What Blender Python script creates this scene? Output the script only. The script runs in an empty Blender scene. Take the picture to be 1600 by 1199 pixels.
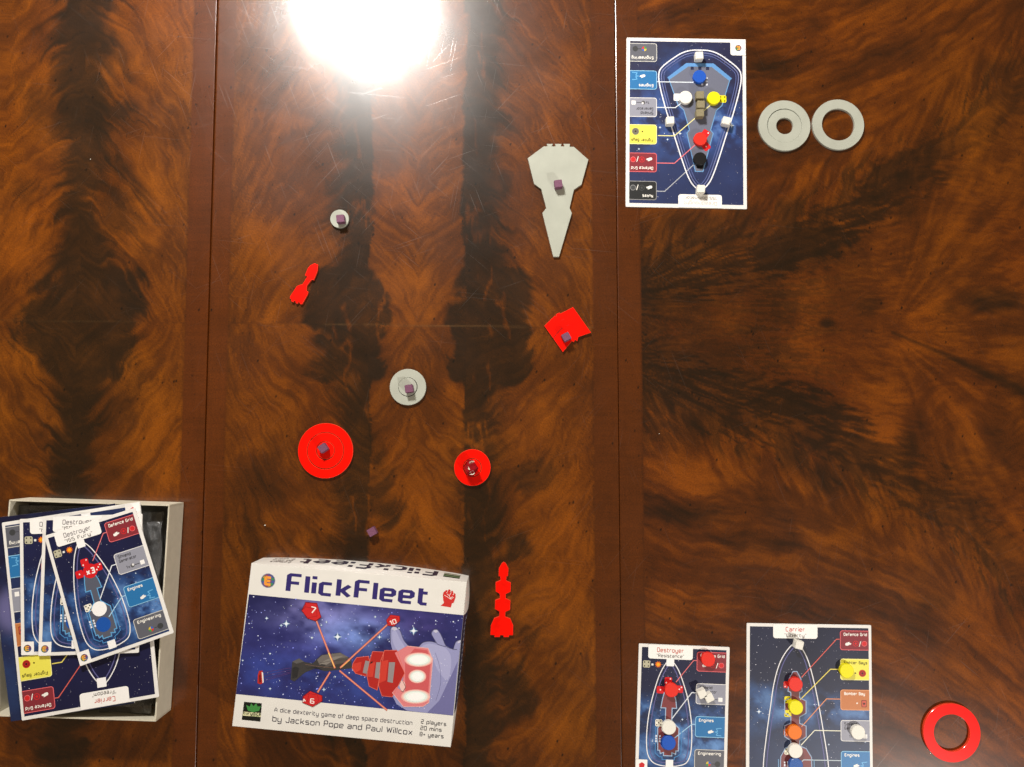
import bpy, bmesh, math, random
import numpy as np
from mathutils import Vector, Matrix
random.seed(7)
sc = bpy.context.scene
C = sc.collection

# ------------------------------------------------------------------ camera
U = 0.00065                    # metres per photo pixel on the table in the middle of the view
TILT = math.radians(4.2)
FPX = 1255.0
DIST = FPX * U
CAM = Vector((0, -DIST * math.sin(TILT), DIST * math.cos(TILT)))
cd = bpy.data.cameras.new('camera'); cam = bpy.data.objects.new('camera', cd); C.objects.link(cam)
cam.location = CAM; cam.rotation_euler = (TILT, 0, 0)
cd.sensor_width = 36; cd.lens = 36 * FPX / 1600; cd.clip_start = 0.02; cd.clip_end = 100
sc.camera = cam
RX = Matrix.Rotation(TILT, 3, 'X')

def P(u, v, z=0.0):
    """point of the plane z (photo px above the table) that the photograph shows at pixel u, v"""
    d = RX @ Vector(((u - 800) / FPX, -(v - 599.5) / FPX, -1))
    t = (z * U - CAM.z) / d.z
    return CAM + d * t

# ------------------------------------------------------------------ light
w = bpy.data.worlds.new('World'); sc.world = w; w.use_nodes = True
bg = w.node_tree.nodes['Background']
bg.inputs[0].default_value = (1.0, 0.72, 0.42, 1); bg.inputs[1].default_value = 0.07

def lamp(name, u, v, H, power, radius, col):
    r = P(u, v); k = H / CAM.z
    d = bpy.data.lights.new(name, 'POINT'); d.energy = power; d.shadow_soft_size = radius; d.color = col
    o = bpy.data.objects.new(name, d); C.objects.link(o)
    o.location = (r.x + (r.x - CAM.x) * k, r.y + (r.y - CAM.y) * k, H)
    return o
WARM = (1.0, 0.945, 0.885)
for (u, v, p) in ((498, 16, 6), (535, 18, 9), (600, 20, 9), (640, 18, 7), (582, 48, 7), (572, 72, 4), (570, -70, 11)):
    lamp('chandelier_bulb', u, v, 0.85, p * .55, 0.036, WARM)
lamp('ceiling_lamp', 1480, 1410, 0.9, 18, 0.026, WARM)
sc.view_settings.view_transform = 'Standard'; sc.view_settings.look = 'None'
sc.view_settings.gamma = 1; sc.view_settings.exposure = 1.45
sc.render.engine = 'CYCLES'

# ------------------------------------------------------------------ helpers
def lin(c):
    return tuple(((x / 255) / 12.92 if x / 255 <= 0.04045 else ((x / 255 + 0.055) / 1.055) ** 2.4) for x in c[:3])

def mat(name, col, rough=0.5, spec=0.5, coat=0.0, coat_rough=0.05, noise=0.0, scale=400, bump=0.0, sub=0.0, trans=0.0, vc=False):
    m = bpy.data.materials.new(name); m.use_nodes = True
    nt = m.node_tree; b = nt.nodes['Principled BSDF']
    b.inputs['Roughness'].default_value = rough; b.inputs['Specular IOR Level'].default_value = spec
    b.inputs['Coat Weight'].default_value = coat; b.inputs['Coat Roughness'].default_value = coat_rough
    b.inputs['Transmission Weight'].default_value = trans
    if sub:
        b.inputs['Subsurface Weight'].default_value = sub; b.inputs['Subsurface Scale'].default_value = 0.002
        b.inputs['Subsurface Radius'].default_value = (1, .2, .1)
    tc = nt.nodes.new('ShaderNodeTexCoord')
    n = nt.nodes.new('ShaderNodeTexNoise'); n.inputs['Scale'].default_value = scale; n.inputs['Detail'].default_value = 4
    nt.links.new(tc.outputs['Object'], n.inputs['Vector'])
    mx = nt.nodes.new('ShaderNodeMix'); mx.data_type = 'RGBA'; mx.blend_type = 'MULTIPLY'
    mx.inputs[0].default_value = 1.0
    if vc:
        a = nt.nodes.new('ShaderNodeAttribute'); a.attribute_name = 'col'
        nt.links.new(a.outputs['Color'], mx.inputs[6])
    else:
        mx.inputs[6].default_value = (*col, 1)
    mr = nt.nodes.new('ShaderNodeMapRange'); mr.inputs[3].default_value = 1 - noise; mr.inputs[4].default_value = 1 + noise * 0.6
    mr.inputs[1].default_value = .3; mr.inputs[2].default_value = .7
    nt.links.new(n.outputs['Fac'], mr.inputs[0])
    nt.links.new(mr.outputs[0], mx.inputs[7])
    nt.links.new(mx.outputs[2], b.inputs['Base Color'])
    if bump:
        bp = nt.nodes.new('ShaderNodeBump'); bp.inputs['Strength'].default_value = bump; bp.inputs['Distance'].default_value = 0.0004
        nt.links.new(n.outputs['Fac'], bp.inputs['Height']); nt.links.new(bp.outputs[0], b.inputs['Normal'])
    return m

M = dict(
    print_=mat('printed_card', (1, 1, 1), 0.42, 0.45, noise=.04, scale=900, vc=True),
    card=mat('white_card_stock', (0.84, 0.83, 0.80), 0.5, 0.4, noise=.03, scale=300),
    board=mat('cream_box_board', (0.66, 0.62, 0.50), 0.6, 0.35, noise=.06, scale=120, bump=.15),
    inner=mat('tray_lining', (0.17, 0.165, 0.155), 0.45, 0.5, noise=.4, scale=40, bump=.2),
    grey=mat('grey_acrylic', (0.44, 0.462, 0.395), 0.30, 0.5, noise=.07, scale=60, bump=.06),
    red=mat('fluorescent_red_acrylic', (0.95, 0.004, 0.000), 0.32, 0.2, coat=.18, coat_rough=.10, noise=.16, scale=110, bump=.08),
    rededge=mat('red_acrylic_cut_edge', (1.0, 0.075, 0.03), 0.22, 0.5, coat=.5, noise=.1, scale=300),
    redface=mat('red_acrylic_etch', (0.50, 0.006, 0.002), 0.4, 0.3),
    purple=mat('purple_wood_dye', (0.19, 0.075, 0.135), 0.6, 0.3, noise=.18, scale=900, bump=.2),
    white=mat('white_wood_paint', (0.84, 0.83, 0.76), 0.5, 0.4, noise=.05, scale=700, bump=.15),
    taupe=mat('taupe_wood_paint', (0.27, 0.235, 0.14), 0.6, 0.3, noise=.14, scale=900, bump=.2),
    tred=mat('red_wood_paint', (0.80, 0.025, 0.012), 0.5, 0.4, noise=.06, scale=700, bump=.12),
    tblue=mat('blue_wood_paint', (0.006, 0.09, 0.52), 0.5, 0.4, noise=.08, scale=700, bump=.12),
    tlblue=mat('pale_blue_wood_paint', (0.03, 0.12, 0.42), 0.22, 0.7, noise=.08, scale=700, bump=.12),
    tyellow=mat('yellow_wood_paint', (0.86, 0.80, 0.002), 0.5, 0.4, noise=.05, scale=700, bump=.12),
    torange=mat('orange_wood_paint', (0.86, 0.19, 0.005), 0.5, 0.4, noise=.06, scale=700, bump=.12),
    tblack=mat('black_wood_paint', (0.006, 0.006, 0.007), 0.42, 0.4, noise=.1, scale=700, bump=.12),
    bag=mat('clear_plastic_film', (0.62, 0.63, 0.64), 0.16, 0.6, noise=.1, scale=60, trans=.85),
    die=mat('translucent_red_resin', (0.30, 0.002, 0.010), 0.06, 0.6, coat=.6, noise=.35, scale=180),
    speck=mat('pale_crumb', (0.75, 0.72, 0.62), 0.6, 0.3, noise=.1, scale=900),
)

def obj(name, me, m=None, parent=None, loc=None):
    o = bpy.data.objects.new(name, me); C.objects.link(o)
    if m is not None and me is not None and not me.materials: me.materials.append(m)
    if parent is not None: o.parent = parent
    if loc is not None: o.location = loc
    return o
def tag(o, label=None, cat=None, group=None, kind=None):
    for k, v in (('label', label), ('category', cat), ('group', group), ('kind', kind)):
        if v: o[k] = v
    return o
def empty(name, loc, label, cat, group=None, rz=0):
    o = bpy.data.objects.new(name, None); C.objects.link(o); o.location = loc; o.rotation_euler = (0, 0, rz)
    o.empty_display_size = 0.01
    return tag(o, label, cat, group)

def bevelled(bm, width, segs=2, zmin=None):
    es = [e for e in bm.edges if len(e.link_faces) == 2 and e.calc_face_angle(0) > 0.6
          and (zmin is None or (e.verts[0].co.z > zmin and e.verts[1].co.z > zmin))]
    bmesh.ops.bevel(bm, geom=es, offset=width, segments=segs, affect='EDGES', clamp_overlap=True)
def to_mesh(bm, name, smooth=False):
    bmesh.ops.recalc_face_normals(bm, faces=bm.faces)
    me = bpy.data.meshes.new(name); bm.to_mesh(me); bm.free()
    if smooth:
        me.polygons.foreach_set('use_smooth', [True] * len(me.polygons))
        me.set_sharp_from_angle(angle=math.radians(40))
    return me
def prism(pts, z0, z1, bev=0.3, name='token'):
    """closed outline (metres, local) extruded from z0 to z1"""
    bm = bmesh.new()
    lo = [bm.verts.new((x, y, z0)) for x, y in pts]; hi = [bm.verts.new((x, y, z1)) for x, y in pts]
    bm.faces.new(lo[::-1]); bm.faces.new(hi)
    n = len(pts)
    for i in range(n): bm.faces.new((lo[i], lo[(i + 1) % n], hi[(i + 1) % n], hi[i]))
    bmesh.ops.recalc_face_normals(bm, faces=bm.faces)
    if bev:
        es = [e for e in bm.edges if e.verts[0].co.z > (z0 + z1) / 2 and e.verts[1].co.z > (z0 + z1) / 2]
        bmesh.ops.bevel(bm, geom=es, offset=bev * U, segments=1, affect='EDGES')
    return to_mesh(bm, name)
def lathe(profile, n=72, closed=False, name='disc'):
    """profile (r, z) metres spun about z"""
    bm = bmesh.new(); rings = []
    for r, z in profile:
        if r < 1e-9: rings.append([bm.verts.new((0, 0, z))])
        else: rings.append([bm.verts.new((r * math.cos(2 * math.pi * i / n), r * math.sin(2 * math.pi * i / n), z)) for i in range(n)])
    pairs = list(zip(rings, rings[1:])) + ([(rings[-1], rings[0])] if closed else [])
    for a, b in pairs:
        for i in range(n):
            j = (i + 1) % n
            if len(a) == 1 and len(b) == 1: continue
            if len(a) == 1: bm.faces.new((a[0], b[i], b[j]))
            elif len(b) == 1: bm.faces.new((a[i], b[0], a[j]))
            else: bm.faces.new((a[i], b[i], b[j], a[j]))
    return to_mesh(bm, name, smooth=True)

# ------------------------------------------------------------------ noise (numpy)
rs = np.random.RandomState(11)
PERM = rs.permutation(512); VAL = rs.rand(512)
def vnoise(x, y, seed=0):
    x = np.asarray(x, float) + seed * 17.31; y = np.asarray(y, float) + seed * 9.77
    xi = np.floor(x).astype(int); yi = np.floor(y).astype(int); fx = x - xi; fy = y - yi
    fx = fx * fx * fx * (fx * (fx * 6 - 15) + 10); fy = fy * fy * fy * (fy * (fy * 6 - 15) + 10)
    def h(a, b): return VAL[PERM[(PERM[(a & 511)] + b) & 511]]
    return (h(xi, yi) * (1 - fx) + h(xi + 1, yi) * fx) * (1 - fy) + (h(xi, yi + 1) * (1 - fx) + h(xi + 1, yi + 1) * fx) * fy
def fbm(x, y, o=4, seed=0, g=.5):
    s = 0; a = 1; t = 0
    for i in range(o):
        s = s + a * vnoise(x * 2 ** i, y * 2 ** i, seed + i * 3.1); t += a; a *= g
    return s / t
def sst(a, b, x):
    t = np.clip((x - a) / (b - a), 0, 1); return t * t * (3 - 2 * t)

def grid_obj(name, X, Y, Z, col, m, parent=None):
    ny, nx = X.shape
    me = bpy.data.meshes.new(name)
    co = np.stack([X, Y, Z], -1).reshape(-1, 3)
    idx = np.arange(ny * nx).reshape(ny, nx)
    q = np.stack([idx[:-1, :-1], idx[1:, :-1], idx[1:, 1:], idx[:-1, 1:]], -1).reshape(-1, 4)
    me.vertices.add(len(co)); me.vertices.foreach_set('co', co.ravel().astype(np.float32))
    me.loops.add(q.size); me.loops.foreach_set('vertex_index', q.ravel().astype(np.int32))
    me.polygons.add(len(q)); me.polygons.foreach_set('loop_start', (np.arange(len(q)) * 4).astype(np.int32))
    me.update(calc_edges=True)
    a = me.color_attributes.new('col', 'FLOAT_COLOR', 'POINT')
    c4 = np.ones((ny * nx, 4), np.float32); c4[:, :3] = col.reshape(-1, 3)
    a.data.foreach_set('color', c4.ravel())
    me.materials.append(m)
    return obj(name, me, None, parent)

# ------------------------------------------------------------------ the table
def wood_material():
    m = bpy.data.materials.new('polished_flame_mahogany'); m.use_nodes = True
    nt = m.node_tree; N = nt.nodes; L = nt.links; b = N['Principled BSDF']
    a = N.new('ShaderNodeAttribute'); a.attribute_name = 'col'
    tc = N.new('ShaderNodeTexCoord')
    def noise(scale, det=5, rough=.6, vec=None):
        n = N.new('ShaderNodeTexNoise'); n.inputs['Scale'].default_value = scale; n.inputs['Detail'].default_value = det
        n.inputs['Roughness'].default_value = rough
        L.new(vec if vec else tc.outputs['Object'], n.inputs['Vector']); return n
    def mapping(rot, scl):
        m0 = N.new('ShaderNodeMapping'); m0.inputs['Rotation'].default_value = (0, 0, rot); L.new(tc.outputs['Object'], m0.inputs['Vector'])
        mp = N.new('ShaderNodeMapping'); mp.inputs['Scale'].default_value = scl; L.new(m0.outputs[0], mp.inputs['Vector']); return mp.outputs[0]
    def mr(src, a0, a1, b0, b1):
        n = N.new('ShaderNodeMapRange'); n.inputs[1].default_value = a0; n.inputs[2].default_value = a1
        n.inputs[3].default_value = b0; n.inputs[4].default_value = b1; L.new(src, n.inputs[0]); return n.outputs[0]
    def mul(x, y, op='MULTIPLY'):
        n = N.new('ShaderNodeMath'); n.operation = op; L.new(x, n.inputs[0])
        if isinstance(y, (int, float)): n.inputs[1].default_value = y
        else: L.new(y, n.inputs[1])
        return n.outputs[0]
    # short pores and flecks
    fine = noise(700, 3); fl = noise(1, 2, .5, mapping(.2, (420, 170, 1)))
    k = mul(mr(fine.outputs['Fac'], .3, .7, .74, 1.24), mr(fl.outputs['Fac'], .66, .74, 1.0, .55))
    vo = N.new('ShaderNodeTexVoronoi'); vo.inputs['Scale'].default_value = 1; L.new(mapping(.3, (95, 60, 1)), vo.inputs['Vector'])
    vs = N.new('ShaderNodeSeparateColor'); L.new(vo.outputs['Color'], vs.inputs[0])
    dot = mul(mr(vo.outputs['Distance'], .05, .13, 1, 0), mr(vs.outputs[0], .55, .60, 0, .8))
    inv = N.new('ShaderNodeMath'); inv.operation = 'SUBTRACT'; inv.inputs[0].default_value = 1; L.new(dot, inv.inputs[1])
    k = mul(k, inv.outputs[0])
    mx = N.new('ShaderNodeMix'); mx.data_type = 'RGBA'; mx.blend_type = 'MULTIPLY'; mx.inputs[0].default_value = 1
    L.new(a.outputs['Color'], mx.inputs[6]); L.new(k, mx.inputs[7]); 
    # hair scratches in the lacquer, several directions
    tot = None
    for i, (r, sx, sy, th) in enumerate(((.10, 9, 900, .75), (.7, 14, 1000, .73), (1.2, 12, 800, .73), (1.75, 14, 1100, .74), (2.3, 12, 950, .73), (2.8, 13, 900, .74))):
        n = noise(1, 1, .4, mapping(r, (sx, sy, 1))); s = mr(n.outputs['Fac'], th, th + .05, 0, 1)
        tot = s if tot is None else mul(tot, s, 'MAXIMUM')
    sc_ = N.new('ShaderNodeMix'); sc_.data_type = 'RGBA'; sc_.inputs[7].default_value = (.10, .055, .02, 1)
    L.new(mul(tot, .05), sc_.inputs[0]); L.new(mx.outputs[2], sc_.inputs[6])
    L.new(sc_.outputs[2], b.inputs['Base Color'])
    big = noise(9, 4)
    b.inputs['Specular IOR Level'].default_value = .46
    rg = mul(mr(big.outputs['Fac'], .3, .7, .24, .31), mul(tot, .18), 'ADD'); L.new(rg, b.inputs['Roughness'])
    b.inputs['Coat Weight'].default_value = .60
    smear = noise(1, 4, .6, mapping(1.1, (14, 40, 1)))
    cr = mul(mr(smear.outputs['Fac'], .3, .7, .09, .16), mul(tot, .10), 'ADD'); L.new(cr, b.inputs['Coat Roughness'])
    bp = N.new('ShaderNodeBump'); bp.inputs['Strength'].default_value = .09; bp.inputs['Distance'].default_value = .0002
    L.new(tot, bp.inputs['Height'])
    und = N.new('ShaderNodeBump'); und.inputs['Strength'].default_value = .02; und.inputs['Distance'].default_value = .002
    L.new(noise(60, 3).outputs['Fac'], und.inputs['Height']); L.new(und.outputs[0], bp.inputs['Normal'])
    L.new(bp.outputs[0], b.inputs['Coat Normal'])
    return m
WOOD = wood_material()

def feather(yy, d, side, A=48., Lc=95., seed=0, free=0):
    """barbs that leave a spine and bend to run beside it"""
    gv = yy + A * (np.exp(np.minimum(d, 260) / Lc) - 1); gu = .6 * d + yy
    gv = gv + 70 * (fbm(gu / 60, d / 50 + side * 3, 4, seed + 5) - .5) + free
    n1 = fbm(gv / 40 + side * 31, gu / 120, 5, seed, .6)
    n2 = fbm(gv / 13 + side * 17, gu / 46, 4, seed + 1, .6)
    n3 = fbm(gv / 5. + side * 9, gu / 24, 3, seed + 2, .6)
    return n1, n2, n3

def wood_colour(tx, ty):
    """sRGB-free linear colour of the veneer at table coordinates (px)"""
    ax = 500 + .0125 * tx
    yy = np.abs(ty - ax); up = ty < ax; sg = np.where(up, 1., -1.)
    wob = fbm(tx / 120, ty / 120, 3, 40) - .5; wob2 = fbm(tx / 34, ty / 34, 4, 50) - .5
    val = np.zeros_like(tx); dark = np.zeros_like(tx); redness = fbm(tx / 220, ty / 220, 3, 60)
    def mass(x, y, rx, ry): return np.exp(-(((tx - x) / rx) ** 2 + ((ty - y) / ry) ** 2) ** 1.5)
    # left leaf ------------------------------------------------
    L_ = tx < 323
    iso = fbm(tx / 80 + wob, ty / 95, 4, 61, .6) - .5; iso2 = fbm(tx / 22 + 3 * wob, ty / 30 + 2 * wob2, 4, 62, .6) - .5
    free = 46 * (fbm(tx / 90, ty / 90, 3, 63) - .5)
    xs = 113 + 16 * wob
    d = np.abs(tx - xs); side = np.where(tx < xs, 1., 0.) + np.where(up, 0, .15)
    n1, n2, n3 = feather(yy, d, side, 44, 92, 1, free)
    v = .53 + .6 * iso + .24 * iso2 + .40 * (n1 - .5) + .27 * (n2 - .5) + .36 * (n3 - .5)
    v = v + .07 * sst(60, 150, d) * (tx > xs)
    D = 1 - sst(18, 78, d + 80 * (n1 - .5) + 28 * (n2 - .5) + 22 * wob2 - 5 * np.sin(ty / 60.))
    D = np.maximum(D, .62 * sst(.52, .68, n1 + .5 * (n2 - .5)) * np.exp(-d / 75.))
    D = np.maximum(D, sst(1.6, .35, (np.abs(tx - 118) / 96) ** 2.2 + ((yy - 8) / 88) ** 3 + 1.8 * wob2 + 1.2 * (n2 - .5) + 1.5 * (n1 - .5)))
    def soft(a, x, y, rx, ry, nn=n1): return a * sst(1.25, .25, np.sqrt(((tx - x) / rx) ** 2 + ((ty - y) / ry) ** 2) / 1.3 + 2.0 * (nn - .5) + 1.0 * wob2)
    for a in ((.75, 172, 162, 34, 28), (.7, 150, 85, 28, 50), (.6, 25, 290, 50, 26), (.7, 165, 345, 50, 60), (.55, 40, 150, 38, 38), (.45, 190, 640, 55, 55), (.35, 90, 690, 60, 110), (.5, 185, 385, 40, 30), (.4, 60, 360, 40, 30)): D = np.maximum(D, soft(*a))
    Dl = D; vl = v
    # middle leaf: the dark bands are crisp towards the centre and feathered outward
    cx = 652 + 10 * wob; mx_ = np.abs(tx - cx); sp = 76 + 10 * (fbm(yy / 90, 0 * tx, 3, 7) - .5)
    inner = mx_ < sp; d = np.abs(mx_ - sp); side = np.where(inner, 2.3, .4) + np.where(up, 0, .2) + np.where(inner | (tx < cx), 0, .1)
    n1, n2, n3 = feather(yy, d, side, np.where(inner, 62, 42), np.where(inner, 84, 105), 8, free)
    v = .51 + .6 * iso + .24 * iso2 + .34 * (n1 - .5) + .27 * (n2 - .5) + .36 * (n3 - .5)
    out = d + 70 * (n1 - .5) + 30 * (n2 - .5) + 26 * wob2
    D = np.where(inner, 1 - sst(0, 7, d + 5 * (n3 - .5) + 14 * (n1 - .5)), .97 * (1 - sst(26, 92, out)))
    D = np.maximum(D, .5 * sst(.52, .68, n1 + .5 * (n2 - .5)) * np.exp(-d / 60.) * ~inner)
    bl = sst(1.7, .4, ((mx_ - 104) / 72) ** 4 + ((yy - 8) / 84) ** 8 + 1.6 * wob2 + 1.1 * (n2 - .5) + 1.8 * (n1 - .5) + 1.2 * wob)
    bl = np.where(up, bl * sst(0, 10, mx_ - 36 - .5 * np.maximum(yy - 40, 0) + 22 * (n2 - .5)), bl * sst(0, 12, mx_ - 46 + 30 * (n2 - .5)))
    D = np.maximum(D, bl * .97)
    # veins of light figure left standing inside the dark patches
    vein = sst(.075, .0, np.abs(fbm(mx_ / 26 + 2 * wob, yy / 120, 4, 66) - .5)) * sst(.5, .6, fbm(tx / 60, ty / 60, 2, 67))
    D = D * (1 - .55 * vein)
    for a in ((.9, 618, 806, 38, 52), (.8, 590, 760, 34, 60), (.6, 560, 700, 38, 80), (.85, 806, 848, 28, 26), (.85, 805, 1068, 32, 44), (.7, 835, 748, 36, 26), (.75, 757, 1090, 38, 170), (.8, 735, 840, 38, 120), (.6, 822, 978, 28, 20),
              (.35, 880, 720, 40, 18), (.7, 530, 850, 80, 28), (.5, 405, 850, 36, 44), (.35, 430, 725, 26, 70), (.4, 545, 560, 50, 50), (.5, 760, 600, 50, 50), (.35, 860, 330, 40, 60), (.4, 440, 620, 60, 20)): D = np.maximum(D, soft(*a, n1))
    Dm = D; vm = v
    # right leaf -----------------------------------------------
    kx = np.array([900, 1003, 1080, 1160, 1250, 1350, 1430, 1520, 1600, 1800, 2600]); ky = np.array([60, 86, 126, 138, 166, 216, 262, 335, 415, 560, 900.])
    S = np.interp(tx, kx, ky) + 26 * wob; s = yy - S
    seedu = np.where(up, 0., .25)
    ang = np.arctan2(yy - 40, np.maximum(tx - 930, 5)); rad = np.hypot(yy - 40, tx - 930)
    f1 = fbm(ang * 16 + seedu + 3.0 * wob + 1.2 * wob2, rad / 90, 5, 20, .6); f2 = fbm(ang * 78 + seedu + 2.4 * wob2, rad / 62, 4, 21, .6); f3 = fbm(yy / 4.5 + wob * 16, tx / 26, 3, 22, .6)
    r_ = tx > 1300
    a2 = np.arctan2(yy, np.maximum(tx - 1392, 1)); g1 = fbm(a2 * 8 + seedu * 3 + 1.5 * wob, np.hypot(yy, tx - 1392) / 160, 4, 23, .6); g2 = fbm(a2 * 30 + 2 * wob, np.hypot(yy, tx - 1392) / 60, 4, 24, .6)
    wr = sst(1370, 1460, tx) 
    iso = iso * .8
    va = .50 + .7 * iso + .22 * iso2 + .40 * (f1 - .5) * (1 - wr) + .52 * (f2 - .5) * (1 - wr) + wr * (.65 * (g1 - .5) + .28 * (g2 - .5)) + .34 * (f3 - .5)
    # below the spine: fingers, then long streaks beside it
    bx = tx - .30 * s - .0022 * np.maximum(s, 0) ** 2 + 26 * wob
    b1 = fbm(bx / 20 + 1.5 * wob2, s / 70, 5, 25, .6); b2 = fbm(bx / 6, s / 26, 3, 26, .6)
    vb = .55 + .6 * iso + .2 * iso2 + .8 * (b1 - .5) + .4 * (b2 - .5)
    q = s + .10 * (tx - 1003) + 30 * wob
    c1 = fbm(q / 26 + wob2, tx / 150, 5, 27, .6); c2 = fbm(q / 8 + wob2, tx / 50, 4, 28, .6); c3 = fbm(q / 3.2, tx / 26, 3, 29, .6)
    vc = .46 + .5 * iso + .2 * iso2 + 1.0 * (c1 - .5) + .45 * (c2 - .5) + .2 * (c3 - .5)
    wb = sst(70, 135, s + 40 * wob2); vb = vb * (1 - wb) + vc * wb
    wa = sst(-18, 8, s + 30 * (f2 - .5)); v = va * (1 - wa) + vb * wa
    edge = s - 60 * (b1 - .5) * sst(-10, 40, s)
    D = sst(1.9, .15, (np.abs(s + 26) / 52) ** 2 + 2.0 * (f1 - .5) + 2.4 * (f2 - .5) + 1.0 * (f3 - .5) + 1.0 * wob2) * (.5 + .45 * sst(1650, 1250, tx))
    D = np.maximum(D, .72 * sst(.46, .62, f2 + .35 * (f1 - .5) + .3 * (f3 - .5)) * sst(1480, 1250, tx) * (s < 10))
    D = np.maximum(D, .85 * sst(.50, .62, b1) * sst(-10, 4, s) * sst(85, 40, s) * sst(1010, 1100, tx))
    D = np.maximum(D, .8 * np.exp(-((np.maximum(tx - 1003, 0) / 170) ** 3 + ((yy - 80) / 120) ** 4)) * sst(.30, .56, f2 + .5 * (f3 - .5) + .1))
    up_only = lambda a, k: np.where(up, a, a * k)
    for a in ((1413, 700, 24, 34, .75, 0), (1420, 322, 26, 24, .6, 1), (1360, 475, 26, 20, .6, 1), (1295, 505, 16, 12, .8, 1), (1225, 498, 34, 14, .45, 1), (1155, 345, 60, 30, .7, 1), (1060, 350, 60, 40, .7, 1), (1440, 935, 60, 14, .5, 0), (1500, 850, 14, 26, .5, 0), (1060, 165, 70, 60, .5, 1),
              (1560, 468, 60, 24, .8, 1), (1480, 480, 34, 12, .5, 1), (1080, 800, 70, 22, .55, 0), (1200, 850, 60, 12, .4, 0), (1100, 655, 60, 42, .75, 0), (1290, 745, 50, 34, .7, 0), (1590, 90, 60, 30, .5, 1), (1200, 90, 70, 30, .45, 1), (1090, 340, 50, 30, .6, 1)):
        D = np.maximum(D, a[4] * mass(*a[:4]))
    # dark ray to the right of the apex
    t = (tx - 1395) / 205; yl = np.where(up, 999, ty - (518 + 92 * t)); D = np.maximum(D, .75 * np.exp(-(yl / (3 + 11 * np.maximum(t, 0))) ** 2) * (t > 0))
    lightr = np.where(up, np.exp(-((ty - (508 - 100 * t)) / (4 + 14 * np.maximum(t, 0))) ** 2) * (t > 0), np.exp(-((ty - (530 + 130 * t)) / (3 + 9 * np.maximum(t, 0))) ** 2) * (t > 0))
    v = v + .10 * lightr
    # choose leaf
    Rr = tx > 966
    v = np.where(L_, vl, np.where(Rr, v, vm)); D = np.where(L_, Dl, np.where(Rr, D, Dm))
    # light golden areas
    for a in ((215, 300, 40, 90, .22), (40, 380, 40, 70, .18), (220, 620, 40, 90, .16), (1090, 745, 90, 30, .22), (1560, 150, 90, 60, .08), (650, 300, 50, 120, .18), (650, 430, 40, 24, .15), (860, 720, 60, 160, .10), (880, 960, 50, 240, .12), (1350, 540, 120, 20, .12), (1370, 640, 60, 60, .12), (690, 800, 46, 90, .10), (420, 330, 60, 160, .08)):
        v = v + a[4] * mass(*a[:4])
    De = sst(.04, 1.06, D + .34 * (.5 - v) + .14 * wob2)
    base_l = np.array(lin((136, 74, 5))); base_m = np.array(lin((90, 45, 3))); base_d = np.array(lin((52, 25, 2))); blk = np.array(lin((23, 16, 6)))
    v = .5 + (v - .5) * .95
    t = np.clip(v, 0, 1)[..., None]
    col = np.where(t > .5, base_m + (base_l - base_m) * np.clip((t - .5) / .38, 0, 1), base_d + (base_m - base_d) * np.clip((t - .12) / .38, 0, 1))
    rd = (redness[..., None] - .5) * .5
    col = col * np.concatenate([1 + rd * .2, 1 - rd * .15, 1 - rd * .1], -1)
    dk = blk * (1 + 1.1 * np.clip(v[..., None] - .3, 0, 1))
    col = col * (1 - De[..., None] * .87) + dk * De[..., None] * .87
    # the right leaf is a deeper brown
    col = np.where(Rr[..., None], col * np.array([.92, .86, .85]), col)
    # straight-grained bands along the joints
    def band(x0, x1, c, sd):
        g = .5 + .8 * (fbm(ty / 3.2, tx / 60, 3, sd) - .5) + .8 * (fbm(ty / 30, tx / 26, 3, sd + 1) - .5) + .35 * (fbm(tx / 3, ty / 90, 2, sd + 2) - .5)
        return ((tx >= x0) & (tx < x1))[..., None], np.array(lin(c)) * (.78 + .66 * np.clip(g, 0, 1))[..., None]
    for x0, x1, c, sd in ((286, 323, (80, 36, 6), 70), (323, 354, (82, 38, 6), 74), (927, 966, (74, 34, 5), 78), (966, 1003, (76, 35, 5), 82)):
        msk, cb = band(x0 + (0 if x0 in (323, 966) else 1), x1, c, sd); 
        col = np.where(msk, cb * .72 + (base_m * (.7 + .7 * v[..., None])) * .33, col)
    ln = np.minimum(np.minimum(np.abs(tx - 286), np.abs(tx - 354)), np.minimum(np.abs(tx - 927), np.abs(tx - 1003)))
    col = col * (1 - .25 * np.exp(-(ln / 1.2) ** 2))[..., None]
    # veneer joint across the table, worn pale here and there
    j = np.exp(-((ty - ax) / 1.1) ** 2) * ~(((tx > 286) & (tx < 354)) | ((tx > 927) & (tx < 1003)))
    wear = sst(.42, .6, fbm(tx / 60, 0 * tx, 3, 90)) * ((tx > 430) & (tx < 960)) + .35 * (tx < 220)
    col = col * (1 - .22 * j)[..., None] + (np.array(lin((96, 74, 46))) * (j * wear * .45)[..., None])
    return np.clip(col * np.array([.86, .79, .68]), .0008, .9)

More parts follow.
